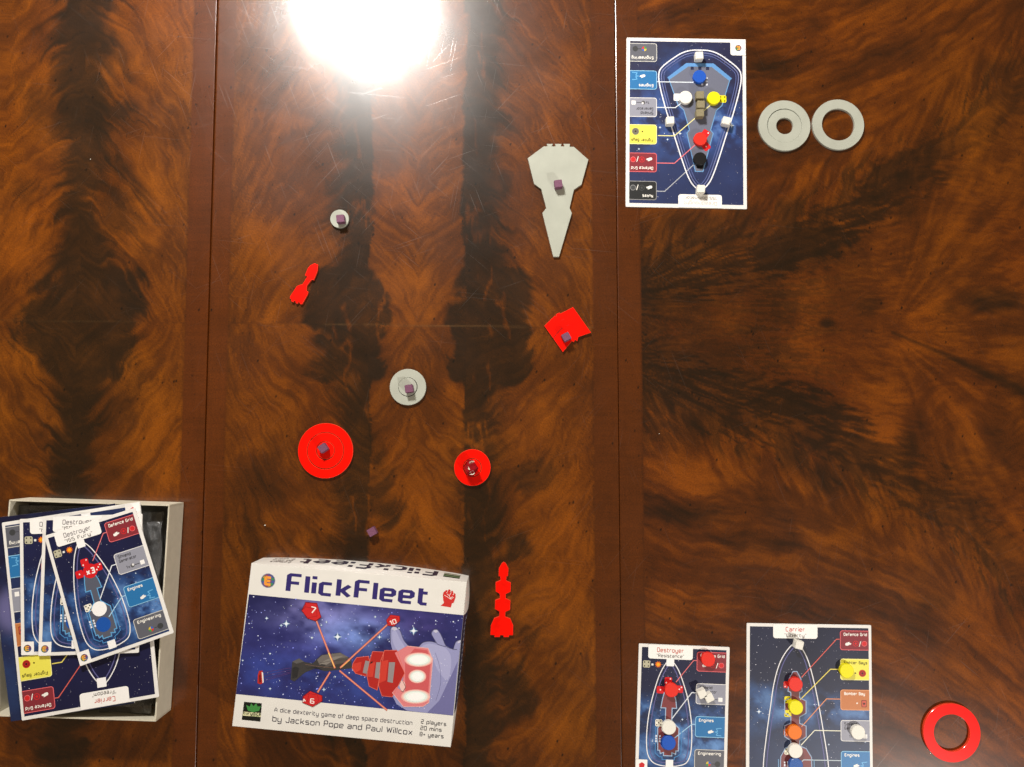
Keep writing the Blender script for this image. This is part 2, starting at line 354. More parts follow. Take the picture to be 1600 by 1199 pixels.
table = empty('dining_table', (0, 0, 0), 'dark polished flame mahogany table the whole game is laid out on', 'table')
def table_leaf(x0, x1, bx0, bx1):
    """x0..x1 in table px; bevelled edges where it meets another leaf"""
    def line(a, b, lo, hi, step, coarse):
        xs = [a]; 
        while xs[-1] < b:
            xs.append(xs[-1] + (step if lo - step <= xs[-1] <= hi else coarse))
        xs[-1] = b; return xs
    xs = np.array(line(x0, x1, -35, 1640, 2.4, 30)); ys = np.array(line(-420, 1640, -60, 1250, 2.4, 30))
    if bx0: xs = np.concatenate([[x0, x0, x0 + .5], xs[1:]])
    if bx1: xs = np.concatenate([xs[:-1], [x1 - .5, x1, x1]])
    tx, ty = np.meshgrid(xs, ys); Z = np.zeros_like(tx)
    if bx0: Z[:, 1] = -.55; Z[:, 0] = -34
    else: Z[:, 0] = -34
    if bx1: Z[:, -2] = -.55; Z[:, -1] = -34
    else: Z[:, -1] = -34
    Z[0, :] = -34; Z[-1, :] = -34
    X = (tx - 800) * U; Y = (599.5 - ty) * U
    o = grid_obj('table_leaf', X, Y, Z * U, wood_colour(tx, ty), WOOD, table)
    return o
table_leaf(-520, 322.0, False, True); table_leaf(323.9, 965.6, True, False if False else True); table_leaf(966.4, 2150, True, False)
bm = bmesh.new()
for x in (-160, 500, 1130): 
    for xx in (x,):
        r = bmesh.ops.create_cube(bm, size=1); bmesh.ops.scale(bm, vec=(900 * U, 2000 * U, 20 * U), verts=r['verts']); bmesh.ops.translate(bm, vec=((xx - 500) * U, -10 * U, -(44 + x % 7) * U), verts=r['verts'])
obj('gap_light_blocker', to_mesh(bm, 'gap_light_blocker'), mat('dark_blocker_brown', (.02, .01, .006), .6, noise=.2), table)  # unseen slabs added below the leaves to stop light leaking through the gaps

wl = mat('dark_leg_wood', (.05, .018, .007), .35, coat=.4, noise=.2)
for (lx, ly) in ((-420, -330), (2050, -330), (-420, 1550), (2050, 1550)):
    lg = lathe([(0, -.75), (.022, -.75), (.026, -.70), (.020, -.62), (.034, -.45), (.046, -.25), (.030, -.20), (.050, -.16), (.050, -.034), (0, -.034)], 32, name='leg')
    obj('leg', lg, wl, table, ((lx - 800) * U, (599.5 - ly) * U, 0))
bm = bmesh.new(); bmesh.ops.create_grid(bm, x_segments=2, y_segments=2, size=4)
fl_ = obj('floor', to_mesh(bm, 'floor'), mat('carpet', (.20, .17, .13), .9, .1, noise=.3, scale=300, bump=.4), None, (0, 0, -.75)); fl_['kind'] = 'structure'

# ------------------------------------------------------------------ flat print
GL = {
 'a': (4, [[(0,4),(4,4),(4,0),(0,0),(0,2.1),(4,2.1)]]), 'b': (4, [[(0,6),(0,0),(4,0),(4,4),(0,4)]]), 'c': (3.6, [[(3.6,4),(0,4),(0,0),(3.6,0)]]),
 'd': (4, [[(4,6),(4,0),(0,0),(0,4),(4,4)]]), 'e': (4, [[(0,2),(4,2),(4,4),(0,4),(0,0),(3.8,0)]]), 'f': (2.6, [[(2.6,6),(.8,6),(.8,0)],[(0,4),(2.6,4)]]),
 'g': (4, [[(0,-2),(4,-2),(4,4),(0,4),(0,0),(4,0)]]), 'h': (4, [[(0,6),(0,0)],[(0,4),(4,4),(4,0)]]), 'i': (0, [[(0,4),(0,0)],[(0,6.3),(0,5.2)]]),
 'j': (1.5, [[(1.5,4),(1.5,-2),(0,-2)]]), 'k': (3.8, [[(0,6),(0,0)],[(3.8,4),(1.2,2),(3.8,0)],[(0,2),(1.3,2)]]), 'l': (0, [[(0,6),(0,0)]]),
 'm': (6, [[(0,0),(0,4),(6,4),(6,0)],[(3,4),(3,0)]]), 'n': (4, [[(0,0),(0,4),(4,4),(4,0)]]), 'o': (4, [[(0,2),(0,4),(4,4),(4,0),(0,0),(0,2)]]),
 'p': (4, [[(0,-2),(0,4),(4,4),(4,0),(0,0)]]), 'q': (4, [[(4,-2),(4,4),(0,4),(0,0),(4,0)]]), 'r': (2.8, [[(0,0),(0,4),(2.8,4)]]),
 's': (3.8, [[(3.8,4),(0,4),(0,2),(3.8,2),(3.8,0),(0,0)]]), 't': (2.8, [[(.4,5.6),(.4,0),(2.8,0)],[(.4,4),(2.8,4)]]), 'u': (4, [[(0,4),(0,0),(4,0),(4,4)]]),
 'v': (4, [[(0,4),(2,0),(4,4)]]), 'w': (6, [[(0,4),(1.5,0),(3,3.6),(4.5,0),(6,4)]]), 'x': (4, [[(0,4),(4,0)],[(0,0),(4,4)]]), 'y': (4, [[(0,4),(0,0),(4,0)],[(4,4),(4,-2),(0,-2)]]), 'z': (4, [[(0,4),(4,4),(0,0),(4,0)]]),
 'A': (4.4, [[(0,0),(0,3),(2.2,6),(4.4,3),(4.4,0)],[(0,2),(4.4,2)]]), 'B': (4, [[(0,0),(0,6),(3.6,6),(3.6,3.2),(0,3.2)],[(3.6,3.2),(4.2,3),(4.2,0),(0,0)]]), 'C': (4, [[(4,6),(0,6),(0,0),(4,0)]]),
 'D': (4.2, [[(0,3),(0,6),(4.2,6),(4.2,0),(0,0),(0,3)]]), 'E': (4, [[(4,6),(0,6),(0,0),(4,0)],[(0,3),(3.6,3)]]), 'F': (4, [[(4.2,6),(0,6),(0,0)],[(0,3.1),(3.6,3.1)]]),
 'G': (4.2, [[(4.2,6),(0,6),(0,0),(4.2,0),(4.2,3),(2.2,3)]]), 'I': (0, [[(0,6),(0,0)]]), 'J': (3.4, [[(3.4,6),(3.4,0),(0,0),(0,1.4)]]), 'L': (3.6, [[(0,6),(0,0),(3.6,0)]]),
 'N': (4.4, [[(0,0),(0,6),(4.4,0),(4.4,6)]]), 'P': (4, [[(0,0),(0,6),(4,6),(4,2.7),(0,2.7)]]), 'R': (4, [[(0,0),(0,6),(4,6),(4,2.8),(0,2.8)],[(1.8,2.8),(4,0)]]),
 'S': (4, [[(4,6),(0,6),(0,3),(4,3),(4,0),(0,0)]]), 'W': (6, [[(0,6),(1.5,0),(3,5),(4.5,0),(6,6)]]), '0': (4, [[(0,3),(0,6),(4,6),(4,0),(0,0),(0,3)]]), '1': (1.6, [[(0,4.8),(1.6,6),(1.6,0)]]),
 '2': (4, [[(0,6),(4,6),(4,3),(0,3),(0,0),(4,0)]]), '3': (4, [[(0,6),(4,6),(4,0),(0,0)],[(1,3),(4,3)]]), '4': (4, [[(3.2,0),(3.2,6),(0,2),(4.4,2)]]), '6': (4, [[(4,6),(0,6),(0,0),(4,0),(4,3),(0,3)]]), '7': (4, [[(0,6),(4,6),(1.6,0)]]),
 '8': (4, [[(0,3),(0,6),(4,6),(4,0),(0,0),(0,3),(4,3)]]), '9': (4, [[(0,0),(4,0),(4,6),(0,6),(0,3),(4,3)]]), '+': (3, [[(0,2.5),(3,2.5)],[(1.5,4),(1.5,1)]]), '"': (1.4, [[(0,6),(0,4.7)],[(1.4,6),(1.4,4.7)]]), '/': (2.4, [[(0,-.6),(2.4,6.6)]]), ' ': (1.6, []),
}
def chamfer(pl, c=.55):
    out = [pl[0]]
    for a, b, d in zip(pl, pl[1:], pl[2:]):
        for e in (a, d):
            l = math.hypot(e[0] - b[0], e[1] - b[1]); k = min(c, l * .45) / max(l, 1e-9)
            out.append((b[0] + (e[0] - b[0]) * k, b[1] + (e[1] - b[1]) * k))
    out.append(pl[-1]); return out
def strip(pl, w):
    """both edges of a mitred polyline"""
    n = len(pl); Lf, Rt = [], []
    closed = n > 2 and math.hypot(pl[0][0] - pl[-1][0], pl[0][1] - pl[-1][1]) < 1e-6
    for i in range(n):
        a = pl[i - 1] if i > 0 else (pl[-2] if closed else None); b = pl[i]; d = pl[i + 1] if i < n - 1 else (pl[1] if closed else None)
        def nrm(p, q):
            l = math.hypot(q[0] - p[0], q[1] - p[1]) or 1; return (-(q[1] - p[1]) / l, (q[0] - p[0]) / l)
        if a is None: nx, ny = nrm(b, d)
        elif d is None: nx, ny = nrm(a, b)
        else:
            n1, n2 = nrm(a, b), nrm(b, d); nx, ny = n1[0] + n2[0], n1[1] + n2[1]; l = math.hypot(nx, ny) or 1
            nx, ny = nx / l, ny / l; k = max(.45, nx * n1[0] + ny * n1[1]); nx, ny = nx / k, ny / k
        h = w / 2; Lf.append((b[0] + nx * h, b[1] + ny * h)); Rt.append((b[0] - nx * h, b[1] - ny * h))
    return Lf, Rt

class Print:
    """flat print: polygons mapped onto a surface by mapf(x, y, lift)"""
    LAY = 4.0e-5; MIC = 2.5e-6
    def __init__(s, mapf): s.m = mapf; s.n = 0; s.v = []; s.f = []; s.c = []
    def begin(s): s.v = []; s.f = []; s.c = []
    def poly(s, pts, col, L=1):
        s.n += 1; z = L * s.LAY + (s.n % 13) * s.MIC; b = len(s.v)
        s.v += [tuple(s.m(x, y, z)) for x, y in pts]; s.f.append(list(range(b, b + len(pts)))); s.c.append(lin(col))
    def line(s, pl, w, col, L=1):
        s.n += 1; z = L * s.LAY + (s.n % 13) * s.MIC; a, c = strip(pl, w); b = len(s.v); n = len(pl)
        s.v += [tuple(s.m(x, y, z)) for x, y in a + c]
        for i in range(n - 1): s.f.append([b + i, b + i + 1, b + n + i + 1, b + n + i]); s.c.append(lin(col))
    def disc(s, x, y, r, col, L=1, n=28, ry=None):
        ry = ry or r; s.poly([(x + r * math.cos(6.28318 * i / n), y + ry * math.sin(6.28318 * i / n)) for i in range(n)], col, L)
    def ring(s, x, y, r, w, col, L=1, n=28):
        s.line([(x + r * math.cos(6.283185307 * i / n), y + r * math.sin(6.283185307 * i / n)) for i in range(n + 1)], w, col, L)
    def rr(s, x0, y0, x1, y1, r, col, L=1, corners='1111', ang=0):
        pts = []
        for k, (cx, cy, a0) in enumerate(((x0 + r, y0 + r, 180), (x1 - r, y0 + r, 270), (x1 - r, y1 - r, 0), (x0 + r, y1 - r, 90))):
            if corners[k] == '1': pts += [(cx + r * math.cos(math.radians(a0 + t)), cy + r * math.sin(math.radians(a0 + t))) for t in range(0, 91, 15)]
            else: pts.append(((x0, y0), (x1, y0), (x1, y1), (x0, y1))[k])
        if ang:
            mx_, my = (x0 + x1) / 2, (y0 + y1) / 2; ca, sa = math.cos(ang), math.sin(ang)
            pts = [(mx_ + (x - mx_) * ca - (y - my) * sa, my + (x - mx_) * sa + (y - my) * ca) for x, y in pts]
        s.poly(pts, col, L)
    def text(s, t, p0, p1, h, w, col, L=1, down=None, slant=0, ch=.55, kx=1., gap=1.1):
        """p0, p1: ends of the baseline; h: height of a capital; w: stroke in glyph units"""
        adv = 0; items = []
        for c in t:
            gw, st = GL.get(c, GL['o']); items.append((adv, st)); adv += gw + gap + w * kx
        tot = adv - gap - w * kx
        ex = ((p1[0] - p0[0]) / tot, (p1[1] - p0[1]) / tot)
        if down is None:
            l = math.hypot(*ex); down = (-ex[1] / l, ex[0] / l)
        ey = (-down[0] * h / 6, -down[1] * h / 6)
        for off, st in items:
            for pl in st:
                q = chamfer([(x_ / kx, y_) for x_, y_ in pl], ch) if len(pl) > 2 else [(x_ / kx, y_) for x_, y_ in pl]
                s.n += 1; z = L * s.LAY + (s.n % 13) * s.MIC
                a, c = strip(q, w); n = len(q)
                for i in range(n - 1):
                    b = len(s.v)
                    for (x, y) in (a[i], a[i + 1], c[i + 1], c[i]):
                        x = x * kx + off + slant * y
                        s.v.append(tuple(s.m(p0[0] + x * ex[0] + y * ey[0], p0[1] + x * ex[1] + y * ey[1], z + i * 1.3e-6)))
                    s.f.append([b, b + 1, b + 2, b + 3]); s.c.append(lin(col))
    def end(s, name, parent, label=None):
        me = bpy.data.meshes.new(name); o0 = parent.matrix_world.inverted() if parent is None else None
        inv = PINV[parent.name]
        me.from_pydata([tuple(inv @ Vector(v)) for v in s.v], [], s.f)
        a = me.color_attributes.new('col', 'FLOAT_COLOR', 'CORNER')
        arr = []
        for p, c in zip(me.polygons, s.c): arr += [*c, 1.0] * p.loop_total
        a.data.foreach_set('color', arr); me.materials.append(M['print_'])
        # make every face look up / outward
        o = obj(name, me, None, parent); s.begin()
        if label: o['label'] = label
        return o
PINV = {}
def root(name, loc, label, cat, group=None, rz=0):
    o = empty(name, loc, label, cat, group, rz)
    PINV[o.name] = (Matrix.Translation(Vector(loc)) @ Matrix.Rotation(rz, 4, 'Z')).inverted()
    return o

def sky_panel(mapf, x0, y0, x1, y1, parent, seed, cloud=((.25, .62, .30, .16), (.75, .66, .3, .12)), step=2.0, base=(28, 32, 66), tint=(52, 92, 150), dim=1., L=1, extra=None, name='starfield'):
    nx = int((x1 - x0) / step) + 2; ny = int((y1 - y0) / step) + 2
    xs = np.linspace(x0, x1, nx); ys = np.linspace(y0, y1, ny); X, Y = np.meshgrid(xs, ys)
    a = (X - x0) / (x1 - x0); b = (Y - y0) / (y1 - y0)
    c = np.array(lin(base))[None, None, :] * (0.75 + .6 * fbm(a * 3, b * 4, 3, seed))[..., None]
    n = fbm(a * 6, b * 9, 6, seed + 2, .62)
    g = np.zeros_like(a)
    for cx, cy, rx, ry in cloud: g += np.exp(-(((a - cx) / rx) ** 2 + ((b - cy) / ry) ** 2))
    k = np.clip(g * (.02 + 3.0 * np.clip(n - .40, 0, 1)), 0, 9); k = k / (1 + .9 * k); k = k + .10 * sst(.3, .8, b) * (.6 + n)
    c = c + np.array(lin(tint))[None, None, :] * k[..., None] * 1.5
    c = c + np.array(lin((150, 190, 215)))[None, None, :] * (np.clip(k - .42, 0, 1) * .7)[..., None]
    if extra is not None: c = extra(X, Y, c)
    W3 = np.array([[tuple(PINV[parent.name] @ Vector(mapf(x, y, L * Print.LAY))) for x in xs] for y in ys])
    return grid_obj(name, W3[..., 0], W3[..., 1], W3[..., 2], np.clip(c * dim, 0, 1), M['print_'], parent)
def stars(p, x0, y0, x1, y1, n, seed, L=2, big=5, s=.55, avoid=None):
    r = random.Random(seed)
    for i in range(n):
        x, y = r.uniform(x0 + 1, x1 - 1), r.uniform(y0 + 1, y1 - 1); q = r.random(); a = s * (.45 + .9 * q ** 3); g = int(110 + 135 * r.random() ** 1.3)
        p.poly([(x - a, y), (x, y - a), (x + a, y), (x, y + a)], (g, g, min(255, g + 14)), L)
    for i in range(big):
        x, y = r.uniform(x0 + 6, x1 - 6), r.uniform(y0 + (y1 - y0) * .45, y0 + (y1 - y0) * .8); star4(p, x, y, s * 4.2 * r.uniform(.6, 1.1), L + 1)
def star4(p, x, y, r, L):
    k = r * .16
    p.disc(x, y, r * .55, (64, 92, 140), L - .5, 14); p.disc(x, y, r * .36, (110, 140, 185), L - .25, 12); r *= .8
    p.poly([(x - r, y), (x - k, y - k), (x, y - r), (x + k, y - k), (x + r, y), (x + k, y + k), (x, y + r), (x - k, y + k)], (205, 225, 245), L)
    p.disc(x, y, k * 1.7, (240, 248, 255), L + .4, 10)

def die_icon(p, x, y, s, col, pips, pc, ang=0, L=6):
    keep = (p.v, p.f, p.c); p.begin()
    p.rr(x - s / 2, y - s / 2, x + s / 2, y + s / 2, s * .2, col, L, ang=ang)
    o = s * .27; ca, sa = math.cos(ang), math.sin(ang)
    sets = {1: [(0, 0)], 2: [(-o, o), (o, -o)], 3: [(-o, o), (0, 0), (o, -o)], 4: [(-o, -o), (o, -o), (-o, o), (o, o)], 5: [(-o, -o), (o, -o), (-o, o), (o, o), (0, 0)], 6: [(-o, -o), (o, -o), (-o, o), (o, o), (-o, 0), (o, 0)]}
    for a, b in sets[pips]: p.disc(x + a * ca - b * sa, y + a * sa + b * ca, s * .1, pc, L + 1, 8)
    p.end('printed_die', p.root); p.v, p.f, p.c = keep

def smooth(pts, n=6, closed=True):
    out = []; N_ = len(pts); rng = range(N_ if closed else N_ - 1)
    g = (lambda i: pts[i % N_]) if closed else (lambda i: pts[max(0, min(N_ - 1, i))])
    for i in rng:
        p0, p1, p2, p3 = g(i - 1), g(i), g(i + 1), g(i + 2)
        for k in range(n):
            t = k / n
            out.append(tuple(.5 * (2 * p1[j] + (p2[j] - p0[j]) * t + (2 * p0[j] - 5 * p1[j] + 4 * p2[j] - p3[j]) * t * t + (3 * p1[j] - p0[j] - 3 * p2[j] + p3[j]) * t ** 3) for j in (0, 1)))
    out.append(out[0] if closed else pts[-1]); return out
def hand_icon(p, x, y, s, L, f=1):
    pts = [(-5, -1.2), (-3, -1.6), (0, -3), (2, -3.2), (1, -1.8), (3, -1.4), (5, -.4), (3, .3), (4.4, 1.2), (1.6, 1.4), (-1, 2.8), (-4.5, 3), (-5.6, 1)]
    p.poly([(x + a * s * f, y + b * s * f) for a, b in pts], (245, 245, 240), L)

BOX = dict(defence=((134, 46, 56), (235, 110, 116)), fighter=((240, 232, 92), (250, 245, 170)), bomber=((196, 122, 72), (240, 170, 120)), shield=((150, 152, 166), (235, 235, 235)),
           engines=((40, 116, 176), (150, 205, 240)), engineering=((96, 98, 108), (210, 210, 205)), nukes=((38, 40, 42), (150, 150, 152)))
def info_box(mp, root_, kind, x0, y0, x1, y1, right=True, flip=False, dim=1., shift=(0, 0)):
    """a coloured panel that bleeds off one side; flip: its writing upside down"""
    p = Print(mp); c, e = BOX[kind]; cr = '1001' if right else '0110'
    c = tuple(int(v * dim) for v in c)
    p.rr(x0, y0, x1, y1, 4, e, 7, cr)
    if right: p.rr(x0 + 1, y0 + 1, x1, y1 - 1, 3.2, c, 8, cr)
    else: p.rr(x0, y0 + 1, x1 - 1, y1 - 1, 3.2, c, 8, cr)
    f = -1 if flip else 1
    cx, cy = (x0 + x1) / 2, (y0 + y1) / 2
    q = lambda a, b: (cx + f * a, cy + f * b)          # local box frame, reads upright when f = 1
    W, H = x1 - x0, y1 - y0; hw, hh = W / 2, H / 2
    names = dict(defence='Defence Grid', fighter='Fighter Bays', bomber='Bomber Bay', shield='Shield', engines='Engines', engineering='Engineering', nukes='Nukes')
    tc = {'fighter': (90, 80, 30), 'shield': (60, 60, 66)}.get(kind, (250, 248, 240))
    t = names[kind]; tw = min(len(t) * 3.15, W - 9)
    p.text(t, q(-hw + 6, -hh + 8), q(-hw + 6 + tw, -hh + 8), 4.1, 1.35, tc, 9, down=(0, f))
    if kind == 'shield': p.text('Generator', q(-hw + 6, -hh + 14.5), q(-hw + 6 + 26, -hh + 14.5), 4.0, 1.3, tc, 9, down=(0, f))
    yb = hh - 10
    if kind in ('defence', 'nukes'):
        rc = (210, 40, 44) if kind == 'defence' else (70, 72, 74)
        hand_icon(p, *q(-9, yb), .95, 9, f); p.ring(*q(2, yb - .6), 4, 1, rc, 9); p.disc(*q(2, yb - .6), 1.8, rc, 9)
        p.text('/', q(7.5, yb + 3.4), q(10, yb + 3.4), 7, 1.1, tc, 9, down=(0, f)); p.disc(*q(15.5, yb - .6), 4.3, e, 9); p.disc(*q(15.5, yb - .6), 3.5, rc, 10)
    elif kind == 'fighter':
        p.text('+', q(0, yb + 1), q(2.6, yb + 1), 5, 1.3, (80, 70, 20), 9, down=(0, f))
        rc = (190, 40, 34) if not NEUT[0] else (128, 126, 110)
        p.disc(*q(12, yb - 1), 5.6, rc, 9); p.ring(*q(12, yb - 1), 3.4, .6, (90, 20, 20) if not NEUT[0] else (80, 80, 70), 10); p.disc(*q(12, yb - 1), 1.6, (60, 30, 26), 10)
    elif kind == 'bomber':
        p.text('+', q(2, yb + 1), q(4.6, yb + 1), 5, 1.3, tc, 9, down=(0, f)); p.rr(*sorted2(q(10, yb - 6), q(18, yb + 5)), .8, (120, 40, 34), 9); p.rr(*sorted2(q(11, yb - 5), q(17, yb + 4)), .8, (206, 90, 70), 10); p.disc(*q(14, yb - .5), 1.7, (70, 24, 20), 11)
    elif kind == 'shield':
        p.line([q(3, yb + 2), q(11, yb + 2)], .8, (40, 40, 40), 9); p.disc(*q(0, yb + 2), 3, (90, 90, 92), 9); p.disc(*q(1, yb + 1), 1.8, (230, 230, 230), 10); p.rr(*sorted2(q(12, yb - 1.4), q(18.5, yb + 5)), .4, (248, 248, 246), 9)
        p.text('1', q(-9, yb + 4), q(-8, yb + 4), 4, 1.1, (50, 50, 54), 9, down=(0, f)); p.text('x', q(-6.5, yb + 4), q(-4.4, yb + 4), 4, 1.1, (50, 50, 54), 9, down=(0, f))
    elif kind == 'engines':
        hand_icon(p, *q(2, yb + 1), .9, 9, f)
        p.line([q(18, yb - 5), q(10, yb - 4), q(12, yb), q(8, yb + 1), q(12, yb + 2.4), q(10, yb + 6), q(18, yb + 7)], 1.1, (110, 185, 235), 9)
    elif kind == 'engineering':
        for k, cc in enumerate(((210, 60, 50), (70, 150, 80), (220, 190, 60), (60, 100, 190))):
            a = k * 1.5708; p.poly([q(-1, yb + 1), q(-1 + 4 * math.cos(a), yb + 1 + 4 * math.sin(a)), q(-1 + 4 * math.cos(a + .78), yb + 1 + 4 * math.sin(a + .78)), q(-1 + 4 * math.cos(a + 1.57), yb + 1 + 4 * math.sin(a + 1.57))], cc, 9)
        p.line([q(4, yb + 1), q(9, yb + 1)], .7, (50, 50, 52), 9); p.disc(*q(13, yb + 1), 4.3, (62, 64, 66), 9)
    o = p.end('system_panel', root_); return o
NEUT = [False]
def sorted2(a, b): return min(a[0], b[0]), min(a[1], b[1]), max(a[0], b[0]), max(a[1], b[1])

def card(name, corners, z, W, H, label, group, thick=1.5):
    """corners: TL, TR, BR, BL in the card's own reading frame (photo px) of the top face at height z"""
    tl, tr, br, bl = [P(u, v, z) for u, v in corners]
    cen = (tl + tr + br + bl) / 4; cen.z = (z - thick) * U
    rt = root(name, cen, label, 'ship card', group)
    def mp(x, y, lift):
        a, b = x / W, y / H; q = tl * (1 - a) * (1 - b) + tr * a * (1 - b) + br * a * b + bl * (1 - a) * b
        return Vector((q.x, q.y, z * U + lift))
    pts = []
    r = 1.6
    for (cx, cy, a0) in ((r, r, 180), (W - r, r, 270), (W - r, H - r, 0), (r, H - r, 90)):
        pts += [(cx + r * math.cos(math.radians(a0 + t)), cy + r * math.sin(math.radians(a0 + t))) for t in (0, 30, 60, 90)]
    wp = [mp(x, y, 0) - cen for x, y in pts]
    if (wp[4] - wp[0]).cross(wp[8] - wp[4]).z < 0: wp = wp[::-1]
    obj('card_stock', prism([(q.x, q.y) for q in wp], 0, thick * U, .25, 'card_stock'), M['card'], rt)
    Print.root = rt
    return rt, mp

def outline(p, pts, inner=(96, 96, 150), gap=5.0, w=1.45, n=1, gcol=(244, 244, 246)):
    sm = smooth(pts, 5); p.line(sm, w, gcol, 5)
    cx = sum(q[0] for q in pts) / len(pts); cy = sum(q[1] for q in pts) / len(pts)
    for k in range(1, n + 1):
        L_, R_ = strip(sm, 2 * gap * k)
        ar = lambda a: abs(sum(a[i][0] * a[(i + 1) % len(a)][1] - a[(i + 1) % len(a)][0] * a[i][1] for i in range(len(a))))
        ins = L_ if ar(L_) < ar(R_) else R_
        p.line(ins, 1.5, inner, 4)

def small_card(name, corners, z, title, sub, label, ship, group, seed, tcol=(196, 78, 56), logo='E', printed=True, dim=1., boxes=True, cube=True):
    W, H = 142, 200
    rt, mp = card(name, corners, z, W, H, label, group)
    sky_panel(mp, 5, 5, 137, 195, rt, seed, cloud=((.05, .50, .3, .07), (.55, .62, .6, .14), (.9, .75, .5, .16), (.3, .85, .6, .14)), base=(30, 34, 62) if dim > 1 else (22, 26, 62), tint=(46, 92, 150), dim=1)
    p = Print(mp)
    stars(p, 5, 5, 137, 195, 290, seed, 2, 5, .62)
    p.end('star_print', rt)
    # hull
    o = [(49.5, 27), (43, 29.5), (33.5, 48), (26, 73), (20.5, 98), (17, 125), (16.2, 151), (18.5, 171), (26, 183), (38, 188), (52, 189), (66, 188), (79, 182.5), (85, 168), (86.3, 146), (85.8, 132), (84.3, 114), (78, 81), (66, 46), (56.5, 29.5)]
    outline(p, o); p.end('shield_outline', rt)
    c, e = ((128, 62, 64), (160, 190, 220)) if ship == 'red' else ((88, 92, 108), (98, 168, 220))
    hull = [(45, 62), (52, 62), (60, 86), (61.5, 99), (54.5, 99), (54.5, 118), (62, 126), (66, 130), (66, 165), (62, 165), (62, 170), (56, 168), (56, 173), (43, 173), (43, 168), (38, 170), (37, 165), (34, 165), (33, 130), (37, 126), (44.5, 118), (44.5, 99), (37, 99), (39, 86)]
    p.poly(hull, c, 5); p.line(hull + [hull[0]], 1.4, e, 6)
    p.line([(30, 128), (30, 169), (37, 175), (41, 175), (41, 179), (60, 179), (60, 175), (65, 173), (70, 169), (70, 128)], 1.2, (74, 140, 200), 6)
    p.end('ship_picture', rt)
    # dice beside the systems
    die_icon(p, 12.8, 31.5, 11.2, (190, 186, 160), 4, (40, 38, 34)); p.rr(20.4, 30.4, 23.6, 33.4, .3, (235, 235, 230), 6)
    st = [];
    for i in range(20): r_ = 5.4 if i % 2 == 0 else 3.4; st.append((31 + r_ * math.cos(i * .31416), 31.4 + r_ * math.sin(i * .31416)))
    p.poly(st, (240, 120, 30), 6); p.disc(31, 31.4, 2.4, (250, 180, 40), 7, 12)
    for (x, y, k, a) in ((47.5, 56.5, 2, 0), (35.5, 71, 1, 0), (65, 69, 3, 0)): die_icon(p, x, y, 11.5, (214, 26, 34), k, (250, 245, 240), a)
    p.disc(52, 71, 10.8, (214, 26, 34), 6)
    if printed: p.text('x3', (46.5, 75), (58, 75), 7.5, 1.6, (250, 245, 245), 8)
    die_icon(p, 34.5, 122.5, 11, (244, 240, 225), 5, (30, 30, 30)); p.disc(49.5, 129, 11, (250, 250, 250), 6)
    for xx in (31, 36.8):
        for yy_ in (143, 147, 151): p.rr(xx - 1.2, yy_ - 1.4, xx + 1.2, yy_ + 1.4, .3, (235, 240, 250), 7)
    p.disc(48.8, 153, 11, (24, 84, 172), 6)
    if cube: p.rr(43.8, 21.5, 55.8, 33.5, .4, (250, 250, 250), 7)
    p.rr(47, 179, 58.5, 191, .4, (250, 250, 250), 7)
    p.end('system_symbols', rt)
    p.line([(91, 23), (86, 23), (59.5, 58)], 1.3, (226, 120, 124), 6)
    p.line([(91, 73.5), (84.5, 73.5), (54.5, 115.5)], 1.5, (225, 232, 240), 6)
    p.line([(91, 122.7), (86, 122.7), (59.5, 145)], 1.4, (170, 212, 242), 6)
    p.end('connector_lines', rt)
    if boxes:
        for k, y0, y1 in (('defence', 8.8, 39.8), ('shield', 58.5, 91), ('engines', 109.7, 142.2), ('engineering', 161, 192)): info_box(mp, rt, k, 91, y0, 137, y1)
    p.rr(15, -0 + .6, 84.5, 22.5, 4, (250, 249, 246), 9, '0011')
    tw = 20.5
    p.text(title, (49.5 - tw, 11.5), (49.5 + tw, 11.5), 6.2, 1.0, tcol, 10)
    p.text(sub, (49.5 - 21, 19.6), (49.5 + 21, 19.6), 4.8, .95, (70, 62, 58), 10)
    p.end('name_plate', rt)
    p.rr(.6, 180, 18.5, 199.4, .5, (250, 249, 246), 9)
    if logo == 'E': logo_disc(p, 9.5, 190, 5.4, 10)
    else: p.poly([(5.5, 187), (10, 184), (14.5, 187), (13.5, 192.5), (9.5, 195.5), (6, 192)], (206, 40, 44), 10)
    p.end('corner_badge', rt)
    return rt, mp
def logo_disc(p, x, y, r, L, f=1):
    cs = [(70, 90, 150), (60, 130, 90), (150, 110, 60), (120, 60, 110)]
    p.disc(x, y, r, (60, 56, 70), L, 20)
    for k in range(4):
        a = k * 1.5708; p.poly([(x, y)] + [(x + r * .92 * math.cos(a + t * .39), y + r * .92 * math.sin(a + t * .39)) for t in range(5)], cs[k], L + .7)
    h = r * 1.0; p.text('E', (x - f * h * .42, y + f * h * .5), (x + f * h * .42, y + f * h * .5), h, 1.7, (240, 176, 70), L + 1.6, down=(0, f))

